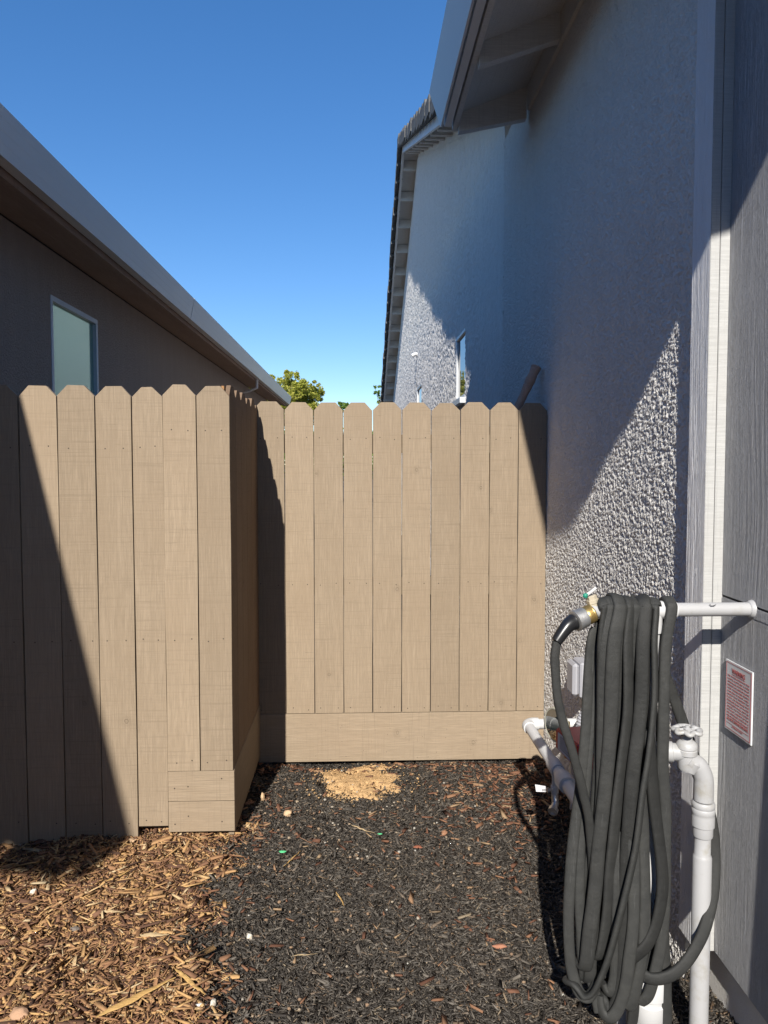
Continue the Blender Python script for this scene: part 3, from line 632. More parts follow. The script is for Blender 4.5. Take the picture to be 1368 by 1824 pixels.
# warning sign
sg=empty('warning_sign',(SDX,1.7525,.85),'white warning sign with red lettering screwed to grey siding','sign')
b=MB(); b.box((SDX-.0060,1.690,.762),(SDX-.0020,1.815,.940),0,.0004); b.done('plate',M['signwhite'],sg)
b=MB()
for a,c in (((1.694,.9345),(1.811,.9355)),((1.694,.7665),(1.811,.7675)),((1.694,.7675),(1.6948,.9345)),((1.8102,.7675),(1.811,.9345))):
    b.box((SDX-.0066,a[0],a[1]),(SDX-.00605,c[0],c[1]))
b.box((SDX-.0066,1.722,.9085),(SDX-.00605,1.783,.9095)); b.box((SDX-.0066,1.70,.7885),(SDX-.00605,1.805,.7893)); b.box((SDX-.0066,1.70,.781),(SDX-.00605,1.805,.7815))
b.done('border',M['inkred'],sg)
def text(body,size,yc,z,parent,mat,name='lettering',width=None):
    cu=bpy.data.curves.new('t','FONT'); cu.body=body; cu.size=size; cu.align_x='CENTER'; cu.extrude=.0002; cu.offset=0 if size<.01 else size*.015
    o=bpy.data.objects.new('t',cu); COL.objects.link(o); bpy.context.view_layer.update()
    me=bpy.data.meshes.new_from_object(o.evaluated_get(bpy.context.evaluated_depsgraph_get())); bpy.data.objects.remove(o)
    xs=[v.co.x for v in me.vertices]; wdt=max(xs)-min(xs); k=(width/wdt) if width else 1
    # reading from the left side (looking along +x): text x -> -y, text y -> z
    for v in me.vertices: x,y,z_=v.co; v.co=Vector((SDX-.0065-z_,yc-x*k,z+y))
    return link(name,me,mat,parent)
text('WARNING',.0165,1.7525,.9125,sg,M['inkred'],'heading',.062)
lines=['THE WATER SYSTEM FOR THIS','HOME SUPPLIES A FIRE','SPRINKLER SYSTEM THAT','DEPENDS ON CERTAIN FLOWS','AND PRESSURES BEING','AVAILABLE TO FIGHT A FIRE.','DEVICES THAT RESTRICT THE','FLOW OR DECREASE THE','PRESSURE SUCH AS WATER','SOFTENERS SHALL NOT BE','ADDED TO THIS SYSTEM','WITHOUT A REVIEW OF THE','FIRE SPRINKLER SYSTEM BY A','FIRE PROTECTION SPECIALIST.']
b=None
for i,t_ in enumerate(lines): text(t_,.0050,1.7525,.9010-i*.0079,sg,M['inkred'],'text_line',.103)
text('DO NOT REMOVE THIS SIGN',.0072,1.7525,.7905,sg,M['inkred'],'text_line',.098)
text('SPRINKLER SYSTEM',.0045,1.7525,.7755,sg,M['inkred'],'text_line',.05)
# ------------------------------------------------------------ pipes
PYY=1.709; PZ=on(1340,1085,0,SDX).z; R1=.0165
up_=empty('water_pipe',(.72,PYY,0),'white plastic pipe stand from the grey siding that carries the coiled hose','pipe')
xl=on(1070,1087,1,PYY).x; xt_=on(1160,1086,1,PYY).x
b=MB(); b.sweep([(SDX+.01,PYY,PZ),(xt_+.02,PYY,PZ)],2*R1,None,24); b.done('horizontal_pipe',M['pvc'],up_)
b=MB(); b.lathe((SDX-.010,PYY,PZ),(1,0,0),[(R1+.0015,0),(R1+.004,.003),(R1+.006,.0098)],24); b.done('flange',M['pvc'],up_)
b=MB(); b.lathe((xt_-.05,PYY,PZ),(1,0,0),[(R1+.004,0),(R1+.005,.003),(R1+.005,.105),(R1+.0035,.109)],24); b.lathe((xt_+.005,PYY,PZ+.002),(0,0,-1),[(R1+.004,0),(R1+.005,.05),(R1+.0045,.056)],24); b.done('tee',M['pvcw'],up_)
b=MB(); b.sweep([(xt_-.03,PYY,PZ),(xl,PYY,PZ)],2*R1,None,20); b.done('stub_pipe',M['pvc'],up_)
xp=on(1165,1600,1,PYY+.02).x
b=MB(); b.sweep([(xt_+.005,PYY,PZ-.05),(xt_,PYY+.005,PZ-.3),(xp,PYY+.02,.3),(xp-.005,PYY+.02,-.03)],.033,None,18); b.done('post_pipe',M['pvcw'],up_)
b=MB(); b.lathe((xp-.008,PYY+.02,-.02),(0,0,1),[(.043,0),(.043,.07),(.040,.074),(.040,.082),(.043,.086),(.043,.13),(.039,.134),(.039,.142),(.043,.146),(.043,.190),(.040,.197),(.030,.199)],28); b.done('base_sleeve',M['pvcw'],up_)
b=MB(); mk=on(1270,1078,1,PYY-R1)
for dx,dz,l,a in ((-.006,.001,.006,-.9),(-.001,-.0005,.007,.1),(.004,.0006,.008,.5)): 
    yq=PYY-R1-.0002; c_=Vector((mk.x+dx,yq,mk.z+dz-.001)); d_=Vector((math.cos(a)*l/2,0,math.sin(a)*l/2)); nn=Vector((-math.sin(a)*.0012,0,math.cos(a)*.0012))
    b.prism([c_-d_-nn,c_+d_-nn*.5,c_+d_+nn*.5,c_-d_+nn],(0,.0008,0))
b.done('scuff_mark',M['ink'],up_)
# hose end fittings : elbow -> brass -> steel ring
Pz=lambda u,v,y=PYY: on(u,v,1,y)
e0=Pz(1074,1087); e1=Pz(1058,1088); e2=Pz(1046,1096,PYY-.01)
b=MB(); b.sweep(spline([e0,e1,e2],6),.036,None,20); b.lathe(e0,(-1,0,0),[(.0205,0),(.0205,.012)],20); b.done('elbow',M['pvc'],up_)
bv=empty('bib_valve',Pz(1052,1068),'brass relief cap with white lever and green ball on top of the pipe end','valve')
c0=Pz(1058,1080); c1=Pz(1052,1058); ax_=(c1-c0)
b=MB(); b.lathe(c0,ax_,[(.013,-.004),(.013,.008),(.015,.009),(.015,.017),(.0125,.018),(.0125,.026),(.010,.028)],6); b.done('valve_cap',paintmat('cap_beige',(.42,.37,.28),.5,.4,.2,.0006,90),bv)
b=MB(); b.sweep([Pz(1044,1061,PYY-.012),Pz(1062,1047,PYY-.012)],.007,.005,8); b.done('lever',M['pvcw'],bv)
b=MB(); blob(b,Pz(1043,1061,PYY-.012),(.0062,.0062,.0062),1,sub=2); b.done('lever_ball',M['green'],bv)
# riser with gate valve
rx=on(1250,1560,1,1.70).x; RY=1.70
rs=empty('standpipe',(rx,RY,0),'grey painted riser pipe with gate valve beside the corner trim','pipe')
hw=on(1225,1300,1,RY); vx=on(1223,1350,1,RY).x; zv=lambda v: on(1225,v,1,RY).z
b=MB(); b.lathe((rx,RY,-.03),(0,0,1),[(.0222,0),(.0222,zv(1527)+.03),(.0206,zv(1523)+.03),(.0190,zv(1521)+.03),(.0190,zv(1486)+.03)],28); b.done('riser',M['pvc'],rs)
b=MB(); b.lathe((rx,RY,zv(1489)),(0,0,1),[(.0225,0),(.0235,.004),(.0235,.026),(.0265,.0265),(.0268,.052),(.0262,.056),(.0272,.058),(.0272,.068),(.0255,.071),(.0268,.074),(.0268,.082),(.024,.086)],28); b.done('coupling',M['pvc'],rs)
el=spline([(rx,RY,zv(1425)),(rx,RY,zv(1405)),(rx-.002,RY,zv(1385)),(rx-.014,RY,zv(1366)),(rx-.030,RY,zv(1358)),(vx,RY,zv(1350)),],6)
b=MB(); b.sweep(el,.046,None,22); b.done('elbow',M['pvc'],rs)
vb=MB(); vb.lathe((vx,RY,zv(1372)),(0,0,1),[(.016,0),(.0205,.008),(.0205,.040),(.0245,.041),(.0245,.052),(.0225,.054),(.0245,.056),(.0240,.066),(.018,.072),(.0125,.074),(.0125,.080),(.0085,.084),(.0085,.100)],26)
d_=Vector((.8,0,-.35)).normalized(); vb.lathe((vx+.005,RY,zv(1358)),d_,[(.0255,0),(.0265,.003),(.0265,.014),(.0245,.016)],6)
vb.lathe((vx+.0,RY,zv(1340)),(-1,.4,-.1),[(.021,0),(.021,.03),(.0245,.031),(.0245,.045)],20)
vbo=vb.done('gate_valve',M['pvc'],rs)
b=MB(); n_=7
ring=[]
for j in range(84):
    a=2*math.pi*j/84; r=.0285+.0040*math.cos(n_*a); ring.append((vx+r*math.cos(a),RY+r*math.sin(a),zv(1300)-.0015*math.cos(n_*a)))
ring.append(ring[0]); b.sweep(ring,.010,.012,10,cap=False)
for k in range(5):
    a=2*math.pi*k/5+.3; b.sweep([(vx,RY,zv(1299)),(vx+.016*math.cos(a),RY+.016*math.sin(a),zv(1301)),(vx+.028*math.cos(a),RY+.028*math.sin(a),zv(1300))],.008,.006,8)
b.lathe((vx,RY,zv(1305)),(0,0,1),[(.009,0),(.010,.004),(.010,.011),(.006,.0125),(.006,.017),(.004,.0175)],6)
b.done('handwheel',M['pvc'],vbo)
b=MB(); b.sweep([(vx-.03,RY+.015,zv(1342)),(vx-.10,RY+.04,zv(1345))],.042,None,18); b.sweep([(vx-.09,RY+.035,zv(1345)),(vx-.10,RY+.04,zv(1380)),(vx-.10,RY+.04,-.03)],.040,None,18); b.done('feed_pipe',M['pvc'],rs)
# backflow loop at the rear
HZ=.38; LX=.69
lp=empty('pipe_loop',(LX,2.6,HZ),'bright white plastic pipe loop with an elbow low beside the rear fence','pipe')
r=.0205
b=MB(); b.sweep([(LX+.03,2.9,HZ),(WX+.01,2.9,HZ)],2*r,None,20); b.done('wall_pipe',M['pvcw'],lp)
b=MB(); b.sweep(spline([(LX+.045,2.9,HZ),(LX+.018,2.9,HZ),(LX,2.882,HZ),(LX,2.855,HZ)],6),2*r+.009,None,20); b.done('elbow',M['pvcw'],lp)
b=MB(); b.sweep([(LX,2.87,HZ),(LX,1.80,HZ)],2*r,None,20); b.done('run_pipe',M['pvcw'],lp)
b=MB(); b.lathe((LX,2.44,HZ),(0,1,0),[(r+.004,0),(r+.005,.004),(r+.005,.07),(r+.004,.074)],20); b.lathe((LX,2.33,HZ),(0,1,0),[(r+.008,0),(r+.010,.03),(r+.010,.05),(r+.004,.075)],20); b.done('coupling',M['pvcw'],lp)
b=MB(); b.sweep([(LX,1.82,HZ),(LX,1.80,HZ-.03),(LX,1.80,-.03)],2*r,None,18); b.done('riser',M['pvcw'],lp)
b=MB(); b.sweep([(WX-.03,2.9,HZ-.02),(WX-.03,2.9,-.03)],2*r,None,18); b.done('drop_pipe',M['pvcw'],lp)
# drain cock hanging from the run
dn=empty('drain_valve',(LX,2.55,.3),'small white drain valve with dangling paper tag under the white pipe','valve')
dx=on(988,1400,1,2.52).x
b=MB(); b.lathe((dx,2.52,HZ-.015),(0,0,-1),[(.012,0),(.012,.035),(.010,.036),(.010,.07),(.014,.071),(.014,.095),(.011,.097),(.011,.115)],16); b.done('stem',M['pvcw'],dn)
b=MB(); b.sweep([(dx,2.52,.262),(dx,2.51,.235),(dx-.012,2.49,.222)],.024,None,14); b.lathe((dx-.010,2.492,.224),(-.4,-.7,-.25),[(.017,0),(.017,.016),(.010,.0161),(.010,.012)],16); b.done('hose_thread',M['steel'],dn)
b=MB(); b.sweep([(dx,2.515,.285),(dx-.028,2.51,.283)],.010,None,8); b.lathe((dx-.022,2.51,.283),(-1,0,0),[(.007,0),(.009,.002),(.009,.008)],10); b.done('side_handle',M['steel'],dn)
tg=on(965,1404,1,2.50)
b=MB(); b.hexa([(tg.x-.020,2.50,tg.z-.012),(tg.x+.016,2.50,tg.z-.014),(tg.x+.016,2.502,tg.z-.014),(tg.x-.020,2.502,tg.z-.012),(tg.x-.022,2.508,tg.z+.010),(tg.x+.016,2.508,tg.z+.003),(tg.x+.016,2.510,tg.z+.003),(tg.x-.022,2.510,tg.z+.010)])
for q in range(4): b.box((tg.x+.001+q*.004,2.4985,tg.z-.010),(tg.x+.003+q*.004,2.4995,tg.z-.002),1)
b.done('paper_tag',[M['label'],M['ink']],dn)
# dial gauge
gc=on(992,1291,1,2.80)
ga=empty('pressure_gauge',gc,'round glass dial gauge seen edge on above the white pipe loop','gauge')
axg=Vector((-.93,-.36,0)).normalized()
b=MB(); b.lathe(gc-axg*.01,axg,[(.066,0),(.069,.004),(.069,.018),(.066,.022),(.062,.0205),(.062,.019)],36); b.done('gauge_case',M['dialglass'],ga)
b=MB(); b.lathe(gc+axg*.008,axg,[(.061,0),(.061,.0025)],32); b.done('dial',M['glass'],ga)
b=MB(); b.sweep([gc-axg*.01,gc-axg*.05],.02,None,10); b.done('gauge_stem',M['steel'],ga)
b=MB(); b.sweep([gc-axg*.05+Vector((0,0,.005)),gc-axg*.05+Vector((0,0,-.14))],.022,None,10); b.done('gauge_neck',M['brass'],ga)
# flow switch (red box)
rb=empty('flow_switch',(.75,2.45,.42),'red switch housing with white printed label behind the hose','switch')
a0=on(1000,1308,1,2.5); 
lx0=on(997,1320,1,2.50).x; 
zt_=on(1000,1304,1,2.5).z; zb2=on(1012,1358,1,2.5).z
b=MB()
x1=on(1060,1320,1,2.42).x
c=[(lx0,2.56,zb2+.03),(lx0+.04,2.42,zb2),(x1+.03,2.44,zb2),(x1+.03,2.58,zb2+.03),(lx0,2.56,zt_-.005),(lx0+.04,2.42,zt_-.015),(x1+.03,2.44,zt_-.015),(x1+.03,2.58,zt_-.005)]
b.hexa(c,0,.006); b.done('housing',M['red'],rb)
v=[Vector(q) for q in c]; nrm=((v[1]-v[0]).cross(v[4]-v[0])).normalized()
if nrm.x>0: nrm=-nrm
def onface(s,t): return v[0]*(1-s)*(1-t)+v[1]*s*(1-t)+v[4]*(1-s)*t+v[5]*s*t+nrm*.0004
b=MB(); b.prism([onface(.14,.12),onface(.86,.12),onface(.86,.88),onface(.14,.88)],nrm*.0012)
for k in range(6):
    t0=.24+k*.1; b.prism([onface(.24,t0)+nrm*.001,onface(.72-.1*(k%3),t0)+nrm*.001,onface(.72-.1*(k%3),t0+.035)+nrm*.001,onface(.24,t0+.035)+nrm*.001],nrm*.0006,1)
b.done('label_plate',[M['label'],M['ink']],rb)
b=MB(); b.prism([v[1]+Vector((.015,-.0022,zt_-zb2-.05)),v[2]+Vector((-.01,-.0022,zt_-zb2-.05)),v[2]+Vector((-.01,-.0022,zt_-zb2-.03)),v[1]+Vector((.015,-.0022,zt_-zb2-.03))],(0,-.001,0)); b.done('label_plate',M['label'],rb)
b=MB(); b.lathe(((lx0+x1)/2+.03,2.48,zb2-.0005),(0,0,-1),[(.026,0),(.028,.004),(.028,.03),(.022,.034)],8); b.done('switch_base',M['brass'],rb)
# ribbed grey conduit end behind the hose
fc=empty('flexible_conduit',(.82,2.75,.4),'ribbed grey flexible conduit arching down to the white pipe','conduit')
cpt=spline([on(1066,1250,1,2.72),on(1048,1268,1,2.72),on(1038,1290,1,2.72),on(1040,1325,1,2.72),on(1050,1370,1,2.72),(.86,2.72,-.03)],24)
b=MB(); b.sweep(cpt,.05,None,14,ww=lambda s: 1+.06*math.sin(s*len(cpt)*1.6)); b.done('conduit_jacket',M['pvcgrey'],fc)
# ------------------------------------------------------------ hose
hs_=empty('garden_hose',(.6,PYY,0),'long flat black fabric hose coiled in loops over the white pipe','hose')
def H(l):    # (u, v, depth offset in cm from the pipe; minus = nearer)
    return [on(u,v,1,PYY+d*.01) for u,v,d in l]
hb=MB()
def strand(l,w=.036,t=.015,seed=0,m=8,B0=(1,0,0),tw=.22,cap=True):
    P=spline(l if isinstance(l[0],Vector) else H(l),m); rr=random.Random(seed); a,p1,p2=rr.uniform(.5,1)*tw*1.5,rr.uniform(0,6),rr.uniform(0,6)
    # small kinks
    Q=[]
    for i,p in enumerate(P):
        s=i*.35; Q.append(p+Vector((.0010*math.sin(s*.6+p1)+.0004*math.sin(s*1.7+p2),.0008*math.sin(s*.9+p2),0)))
    hb.sweep(Q,w*.79,t*.95,16,B0=B0,twist=lambda s:a*math.sin(s*(5+3*math.sin(p2))+p1),ww=lambda s:1+.03*math.sin(s*23+p2),sq=.8,cap=cap)
OVR=R1*100+.8
def over(u,v_top,front,seed,back=None,d=0.,w=.037,bot=None):
    """strand that comes up behind, over the pipe and down the front list"""
    z0=on(u,1085,1,PYY); x=z0.x
    r=R1+.007+d
    arc=[Vector((x,PYY+r*math.sin(a),PZ+r*math.cos(a))) for a in (math.radians(88),math.radians(55),math.radians(18),math.radians(-18),math.radians(-55),math.radians(-84))]
    bx_=back if back is not None else u+random.uniform(-12,12)
    dd=PYY+r+.006
    zb_=bot if bot else front[-1][1]-random.uniform(10,60)
    bk=[on((bx_*.6+u*.4)-8,zb_,1,dd+.012),on(bx_,zb_-180,1,dd+.02),on(bx_,1400,1,dd+.014),on((bx_+u)/2,1230,1,dd+.006)]
    fr=H(front); fr[0]=fr[0]
    end=fr[-1]+Vector((-.003,.035,-.012)); end2=(end+bk[0])/2+Vector((0,.0,-.006))
    strand([end2]+[bk[0]+Vector((0,0,-.0))]+bk[1:]+arc+fr+[end,end2+Vector((0,.002,0))],w=w,seed=seed,m=7)
# back layer strands (dark gaps between the front ones)
over(1072,1062,[(1071,1150,-2.4),(1070,1250,-0.8),(1066,1350,-0.2),(1058,1450,0.4),(1045,1560,0.6),(1034,1650,0.6),(1040,1735,0.1)],1)
over(1083,1060,[(1083,1150,-2.4),(1084,1250,-0.8),(1092,1400,0.0),(1100,1550,0.2),(1102,1690,0.4),(1108,1765,-0.4)],2)
over(1105,1062,[(1104,1150,-2.8),(1104,1260,-1.0),(1112,1400,-0.4),(1112,1560,0.2),(1116,1700,-0.6),(1098,1780,0.0)],3)
over(1128,1062,[(1129,1150,-2.4),(1131,1250,-0.7),(1140,1400,-0.2),(1142,1560,0.2),(1138,1700,-0.6),(1122,1760,0.0)],4)
over(1150,1062,[(1151,1160,-2.6),(1152,1270,-0.9),(1150,1400,-0.6),(1140,1520,-0.4),(1120,1640,-0.2),(1112,1700,-0.4)],5)
# left lean-away strands
strand([(1062,1120,1.5),(1052,1150,1.2),(1046,1250,.6),(1040,1350,.4),(1028,1450,.2),(1016,1550,0),(1012,1650,-.3),(1018,1720,-.6),(1031,1765,-1.2),(1048,1776,-2.4),(1062,1755,-3.2)],seed=6,w=.034)
strand([(1070,1110,1.8),(1061,1150,1.4),(1056,1250,.8),(1046,1360,.4),(1036,1460,.2),(1032,1560,.0),(1038,1680,-.2),(1052,1740,-1),(1066,1800,-1.5)],seed=7,w=.032)
# front layer
over(1076,1060,[(1077,1150,-3.2),(1075,1250,-3.0),(1073,1330,-2.8),(1070,1420,-2.4),(1066,1500,-2.2),(1060,1600,-2.2),(1053,1700,-1.8),(1050,1745,-1.2)],8)
over(1096,1052,[(1094,1150,-4.4),(1087,1290,-4.2),(1079,1390,-4.0),(1070,1480,-3.8),(1062,1570,-3.6),(1050,1660,-3.2),(1042,1722,-2.4)],9,d=.010,w=.042)
over(1118,1060,[(1119,1150,-3.5),(1117,1270,-3.6),(1106,1370,-3.6),(1098,1450,-3.6),(1088,1540,-3.4),(1082,1620,-3.2),(1070,1700,-2.8)],10,d=.003,w=.040)
over(1141,1060,[(1144,1150,-4.0),(1141,1260,-4.4),(1130,1360,-5.0),(1122,1450,-4.6),(1116,1540,-4.4),(1110,1640,-4.0),(1108,1740,-3.6),(1096,1795,-2.8),(1082,1802,-1.8),(1070,1780,-1.)],11,d=.006,w=.040)
over(1162,1062,[(1165,1150,-3.2),(1165,1250,-4.2),(1157,1340,-5.4),(1143,1430,-6.2),(1130,1520,-6.6),(1112,1600,-6.6),(1095,1670,-6.2),(1076,1730,-5.4),(1058,1766,-4.4),(1040,1774,-3.2),(1026,1756,-2.2)],12,w=.038)
strand([(1156,1300,-3.2),(1163,1400,-3.4),(1172,1490,-3.8),(1180,1570,-4.2),(1172,1640,-4.8),(1152,1682,-5.0),(1128,1705,-4.8),(1114,1716,-4.2)],seed=13,w=.038)
strand([(1140,1380,-2.4),(1146,1480,-3.0),(1148,1580,-4.0),(1146,1680,-4.4),(1136,1750,-4.2),(1122,1792,-3.4),(1108,1785,-2.)],seed=14,w=.036)
strand([(1120,1440,-4.0),(1128,1540,-5.2),(1128,1640,-5.6),(1120,1720,-5.2),(1108,1780,-4.6),(1088,1812,-3.6),(1072,1802,-2.4),(1066,1770,-1.4)],seed=15,w=.036)
strand([(1104,1480,-2.5),(1100,1580,-3.4),(1097,1680,-3.4),(1094,1740,-2.8),(1084,1768,-2.2),(1074,1750,-1.4)],seed=16,w=.033)
# lone strand on the right of the tee
r_=R1+.010
x_=on(1188,1085,1,PYY).x
arc=[Vector((x_,PYY+r_*math.sin(a),PZ+r_*math.cos(a))) for a in (math.radians(85),math.radians(45),0,math.radians(-45),math.radians(-84))]
strand([on(1150,1330,1,PYY+.05),on(1165,1230,1,PYY+.045),on(1180,1150,1,PYY+.035)]+arc+H([(1186,1160,-3.0),(1182,1260,-3.0),(1180,1350,-3.0),(1186,1440,-2.8),(1185,1540,-2.8),(1182,1640,-3.2),(1172,1710,-3.2),(1156,1770,-3.),(1140,1786,-2.2)]),seed=17,w=.034)
# big outer loop behind the valve, sweeping in front of the riser
strand([(1150,1110,2.6),(1166,1150,2.8),(1186,1205,3.2),(1207,1262,3.6),(1228,1320,4.0),(1248,1385,3.6),(1264,1450,2.8),(1273,1520,1.2),(1270,1590,-1.4),(1256,1650,-3.6),(1236,1694,-4.6),(1206,1730,-5.0),(1174,1744,-5.0),(1148,1738,-4.0),(1128,1712,-2.6),(1116,1680,-1.2)],seed=18,w=.036,tw=.25)
# inner right bits and tail to the ground
strand([(1134,1400,1.),(1142,1500,1.4),(1152,1580,1.4),(1150,1640,.5),(1140,1690,-1.)],seed=19,w=.030)
strand([(1176,1600,.0),(1184,1680,-.5),(1186,1760,-1.),(1184,1840,-1.),(1160,1900,0)],seed=20,w=.036)
strand([(1118,1700,-.5),(1130,1780,-1.),(1120,1850,-1.),(1105,1890,0)],seed=21,w=.034)
strand([(1172,1500,1.5),(1170,1600,1.4),(1166,1690,.6),(1150,1760,-.4)],seed=22,w=.034)
# first run from the coupling: down the left and into the bundle
strand([(992,1142,-4.0),(988,1170,-4.2),(990,1215,-4.4),(997,1260,-4.6),(1009,1305,-4.8),(1022,1350,-4.8),(1036,1400,-4.4),(1047,1445,-3.6),(1052,1490,-2.6),(1056,1560,-1.6)],seed=23,w=.027,tw=.1,B0=(1,0,0))
hb.done('hose_body',M['hose'],hs_)
k0=Pz(1021,1108,PYY-.022); k1=Pz(991,1143,PYY-.040)
b=MB(); b.sweep(spline([k0,Pz(1010,1116,PYY-.03),k1],5),.040,None,20,ww=lambda s:1-.36*s); b.done('rubber_cuff',M['rubber'],hs_)
s0=Pz(1041,1099,PYY-.012); s1=Pz(1021,1108,PYY-.022)
b=MB(); b.lathe(s0,(s1-s0),[(.018,-.003),(.0235,0),(.0240,.006),(.0235,.018),(.0250,.019),(.0250,.027),(.020,.029)],26); b.done('steel_collar',M['steel'],hs_)
b0=Pz(1055,1092,PYY-.006); 
b=MB(); b.lathe(b0,(s0-b0),[(.021,0),(.0225,.002)]+[(.0225-(.0012 if k%2 else 0),.004+k*.0018) for k in range(8)]+[(.020,.021)],26); b.done('brass_coupling',M['brass'],hs_)
# ------------------------------------------------------------ loose things
pl=empty('wooden_pole',(.8,4.2,0),'weathered round wooden pole leaning on the stucco behind the rear fence','pole')
t0=Vector((.884,3.60,on(960,654,1,3.60).z)); t1=on(922,727,1,3.60); dd=(t1-t0); t2=t0+dd*(t0.z/abs(dd.z))
pts=[t0,t0+dd*.4,t1,t1+(t2-t1)*.5,t2]
b=MB(); b.sweep(spline(pts,6),.046,None,14,ww=lambda s:1+.10*math.sin(s*37)+.06*math.sin(s*11)); b.done('pole_shaft',M['log'],pl)
b=MB(); b.lathe(t0+(t0-t1).normalized()*-.01,(t0-t1),[(.024,0),(.027,.004),(.026,.012),(.021,.016)],16); b.done('end_cap',M['log'],pl)
def thing(name,u,v,r,label,cat,mat,seed,group=None,flat=.6):
    p=on(u,v,2,.02); z=float(bed_h(p.x,p.y)); b=MB(); blob(b,(0,0,0),(r[0],r[1],r[2]),seed,sub=3); me=b.done(name,mat); me.location=(p.x,p.y,z+r[2]*.6+.006); tag(me,label,cat,group or {'stone':'stones scattered on the mulch','bark piece':'bark pieces on the black mulch'}.get(cat)); return me
ST=paintmat('stone_pale',(.58,.54,.46),.9,.1,.2,.003,80,dirt=(.42,.3,.2)); ST2=paintmat('stone_tan',(.52,.36,.22),.9,.1,.25,.004,80)
thing('stone',513,1446,(.016,.015,.013),'knobbly tan clod, largest lump on the black mulch near the fence corner','stone',ST2,1)
thing('stone',468,1418,(.009,.016,.018),'tan clod standing against the shaded side fence panel','stone',ST2,2)
thing('stone',60,1592,(.012,.011,.010),'pale stone among brown bark near the left edge, just below the shadow','stone',ST,3)
thing('stone',35,1497,(.020,.015,.013),'grey brown rock in shade at the foot of the left fence','stone',paintmat('rock_brown',(.30,.24,.18),.9,.1,.2,.003,60),4)
thing('stone',133,1649,(.015,.010,.008),'dark grey flat stone lying among the brown bark','stone',paintmat('rock_grey',(.17,.145,.125),.9,.1,.2,.003,60),5)
thing('stone',445,1672,(.009,.009,.008),'small whitish stone at the edge of the black mulch','stone',ST,6)
thing('stone',35,1808,(.024,.018,.014),'large brown clod at the bottom left corner','stone',paintmat('clod_brown',(.40,.25,.16),.95,.1,.2,.004,60),7)
thing('stone',300,1478,(.014,.010,.009),'yellow tan clod beside the double kick boards','stone',ST2,8)
thing('stone',235,1502,(.016,.010,.007),'flat tan clod by the shadow edge under the front fence','stone',ST2,10)
thing('stone',380,1800,(.008,.013,.010),'crumbly pale stone near the white shell at the bottom','stone',ST,9)
thing('plastic_scrap',357,1802,(.014,.004,.004),'white sliver of plastic at the bottom where bark meets black mulch','scrap',M['pvcw'],12)
thing('bark_piece',890,1677,(.024,.008,.006),'reddish bark piece alone on the black mulch near the hose','bark piece',paintmat('bark_red',(.34,.16,.10),.9,.1,.3,.004,90),13)
thing('bark_piece',744,1497,(.016,.009,.004),'flat dark red bark flake in the middle of the black mulch','bark piece',paintmat('bark_dark',(.26,.10,.06),.9,.1,.3,.004,90),14)
thing('bark_piece',792,1467,(.011,.014,.007),'rounded brown bark knob beyond the dark red flake','bark piece',paintmat('bark_tan',(.32,.17,.10),.9,.1,.3,.004,90),15)
GR=paintmat('green_scrap',(.10,.50,.22),.6)
thing('plastic_scrap',503,1516,(.013,.007,.002),'crumpled green plastic scrap on black mulch near the bark edge','scrap',GR,16)
thing('plastic_scrap',677,1478,(.010,.004,.002),'narrow green scrap beside the long splinter on the mulch','scrap',GR,17)
def splinter(u0,v0,u1,v1,w,label,c,h=.012):
    a=on(u0,v0,2,.02); c_=on(u1,v1,2,.02); a.z=float(bed_h(a.x,a.y))+h; c_.z=float(bed_h(c_.x,c_.y))+h
    rr=random.Random(u0); n_=12; P=[a.lerp(c_,k/n_)+Vector((rr.uniform(-1,1)*.002,rr.uniform(-1,1)*.002,rr.uniform(-.5,1)*.002)) for k in range(n_+1)]
    P=[p-a for p in P]
    b=MB(); b.sweep(P,w,w*.35,7,B0=(0,0,1),ww=lambda s:.35+.85*min(1,4*s,3.*(1-s)+.1)*(.9+.12*math.sin(s*17)),twist=lambda s:1.57+.3*math.sin(5*s)); 
    for f in b.bm.faces: f.smooth=False
    o=b.done('wood_splinter',c); o.location=a; tag(o,label,'splinter','splinters lying on the mulch'); return o
WS=woodpaint('splinter_yellow',(.46,.28,.10),(.52,.35,.14),'x',.003,False); WD=paintmat('splinter_dark',(.05,.035,.025),.9)
WP=woodpaint('splinter_pale',(.46,.34,.19),(.50,.39,.24),'x',.003,False)
splinter(172,1826,312,1762,.015,'large yellow wood splinter slanting up from the bottom edge',WS,.018)
splinter(312,1748,366,1790,.010,'yellow splinter slanting down to the black mulch, right of the largest one',WS,.018)
splinter(250,1679,302,1683,.012,'thick pale chip lying level in the middle of the brown bark',WP,.016)
splinter(318,1702,392,1657,.006,'thin dark stick crossing from brown bark onto black mulch',WD,.018)
splinter(181,1625,222,1632,.008,'short pale chip left of centre in the brown bark',WP,.016)
splinter(190,1578,230,1557,.009,'orange splinter just below the fence shadow',WS,.016)
splinter(625,1466,668,1480,.005,'slender tan splinter on black mulch ending at a green scrap',WP)
splinter(519,1704,566,1696,.003,'thin forked twig on the lower black mulch',WP)
splinter(505,1545,535,1520,.004,'thin orange splinter slanting on the black mulch below the clod',WS)
splinter(598,1585,613,1606,.004,'short orange sliver in the middle of the black mulch',WS)
splinter(521,1487,570,1515,.0025,'long fine brown twig near the left of the black mulch',paintmat('twig',(.22,.13,.08),.9))
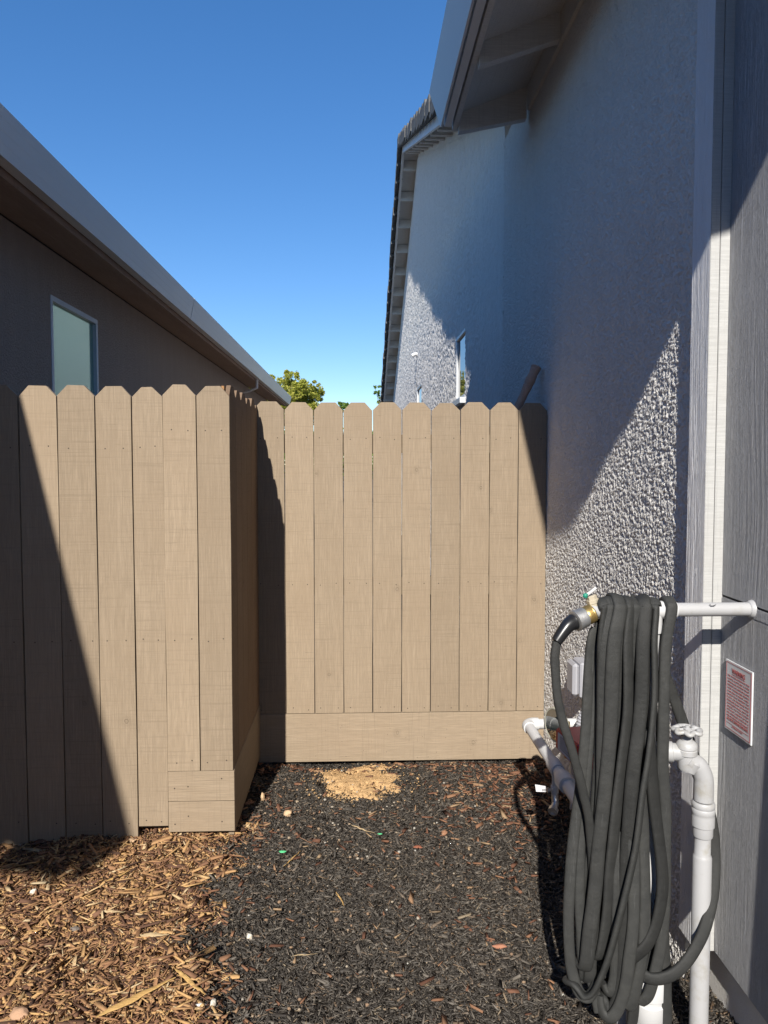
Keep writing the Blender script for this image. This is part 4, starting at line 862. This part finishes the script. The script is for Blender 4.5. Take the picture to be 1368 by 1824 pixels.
# ------------------------------------------------------------ trees
def tree(name,base,h,clumps,nleaf,ls,mat,label,trunk_r,seed,needle=.35):
    rr=np.random.default_rng(seed); r=random.Random(seed)
    root=empty(name,base,label,'tree'); bx_,by_,bz=base
    b=MB(); top=Vector((bx_,by_,h*.8))
    b.sweep(spline([Vector(base)+Vector((0,0,-.1)),Vector((bx_+.1,by_,h*.4)),top],6),trunk_r*2,None,10,ww=lambda s:1-.7*s)
    for (cx,cy,cz,cr) in clumps:
        st=Vector((bx_,by_,min(cz-cr*.5,h*.75)*r.uniform(.55,.85))); b.sweep(spline([st,(st+Vector((cx,cy,cz)))/2+Vector((0,0,-.15)),Vector((cx,cy,cz))],5),trunk_r*.6,None,6,ww=lambda s:1-.75*s)
    b.done('trunk',M['bark'],root)
    Ps=[]
    vol=[c[3]**2 for c in clumps]; tot=sum(vol)
    for (cx,cy,cz,cr),vv in zip(clumps,vol):
        n=int(nleaf*vv/tot); d=rr.normal(0,1,(n,3)); d/=np.linalg.norm(d,axis=1)[:,None]
        # sub tufts
        k=max(6,int(26*cr)); tc=rr.normal(0,1,(k,3)); tc/=np.linalg.norm(tc,axis=1)[:,None]; tc*=cr*rr.uniform(.45,1.0,(k,1)); tc[:,2]*=.8
        which=rr.integers(0,k,n); rad=cr*.30*rr.uniform(.2,1,(n,1))**.6
        Ps.append(np.array([cx,cy,cz])+tc[which]+d*rad)
    P=np.concatenate(Ps); N=len(P); a=rr.normal(0,1,(N,3)); a/=np.linalg.norm(a,axis=1)[:,None]; a[:,2]=np.abs(a[:,2])*.8+.1
    c=np.cross(a,rr.normal(0,1,(N,3))); c/=np.linalg.norm(c,axis=1)[:,None]; s=ls*rr.uniform(.6,1.3,(N,1))
    V=np.stack([P-a*s-c*s*needle*.3,P-c*s*needle*.0+c*s*needle,P+a*s,P-c*s*needle],1).reshape(-1,3); F=np.arange(N*4).reshape(-1,4)
    raw_mesh('crown',V,F,mat,root)
    return root
D=40
def at(u,v,d=D): p=on(u,v,1,d); return p
cl=[]
for (u,v,rp) in ((508,692,22),(522,676,20),(540,692,24),(558,700,20),(524,705,26),(570,705,14),(550,715,22),(495,712,26),(470,705,30),(520,735,40),(440,700,34),(410,715,36),(545,735,28),(514,664,10),(560,684,9),(380,725,36),(485,672,7)):
    p=at(u,v,D+random.uniform(-1.2,1.2)); cl.append((p.x,p.y,p.z,rp*D/1300*.95))
pb=at(500,800); tree('pine_tree',(pb.x,D,-.06),7.,cl,30000,.085,M['leaf'],'yellow green bushy tree above the end of the left eave',.16,3)
D2=26; cl=[(*at(u,v,D2),r*D2/1300) for u,v,r in ((672,700,7),(677,690,4),(680,712,9),(668,690,4),(690,720,12),(684,676,3))]
pb=at(690,800,D2); tree('young_tree',(pb.x,D2,-.06),4.2,cl,900,.05,M['leaf2'],'sparse pale green treetop beside the far corner of the grey house',.05,5,.5)
D3=22; cl=[(*at(u,v,D3),r*D3/1300) for u,v,r in ((604,724,8),(618,723,7),(611,730,10),(625,735,12),(590,738,12))]
pb=at(611,800,D3); tree('shrub',(pb.x,D3,-.06),3.,cl,2600,.045,M['leaf2'],'bright green shrub tip peeping over the rear fence',.04,6,.5)

cl=[]
for k in range(26):
    u=430+k*11; v=790+random.uniform(-12,12); p=at(u,v,27+random.uniform(-.5,.5)); cl.append((p.x,p.y,p.z,.62)); p=at(u+5,v+35,27); cl.append((p.x,p.y,p.z,.7))
tree('hedge',(at(560,800,27).x,27,-.06),2.2,cl,9000,.07,M['leaf2'],'green hedge glimpsed through the slits between the rear fence boards',.05,9,.5)['category']='hedge'
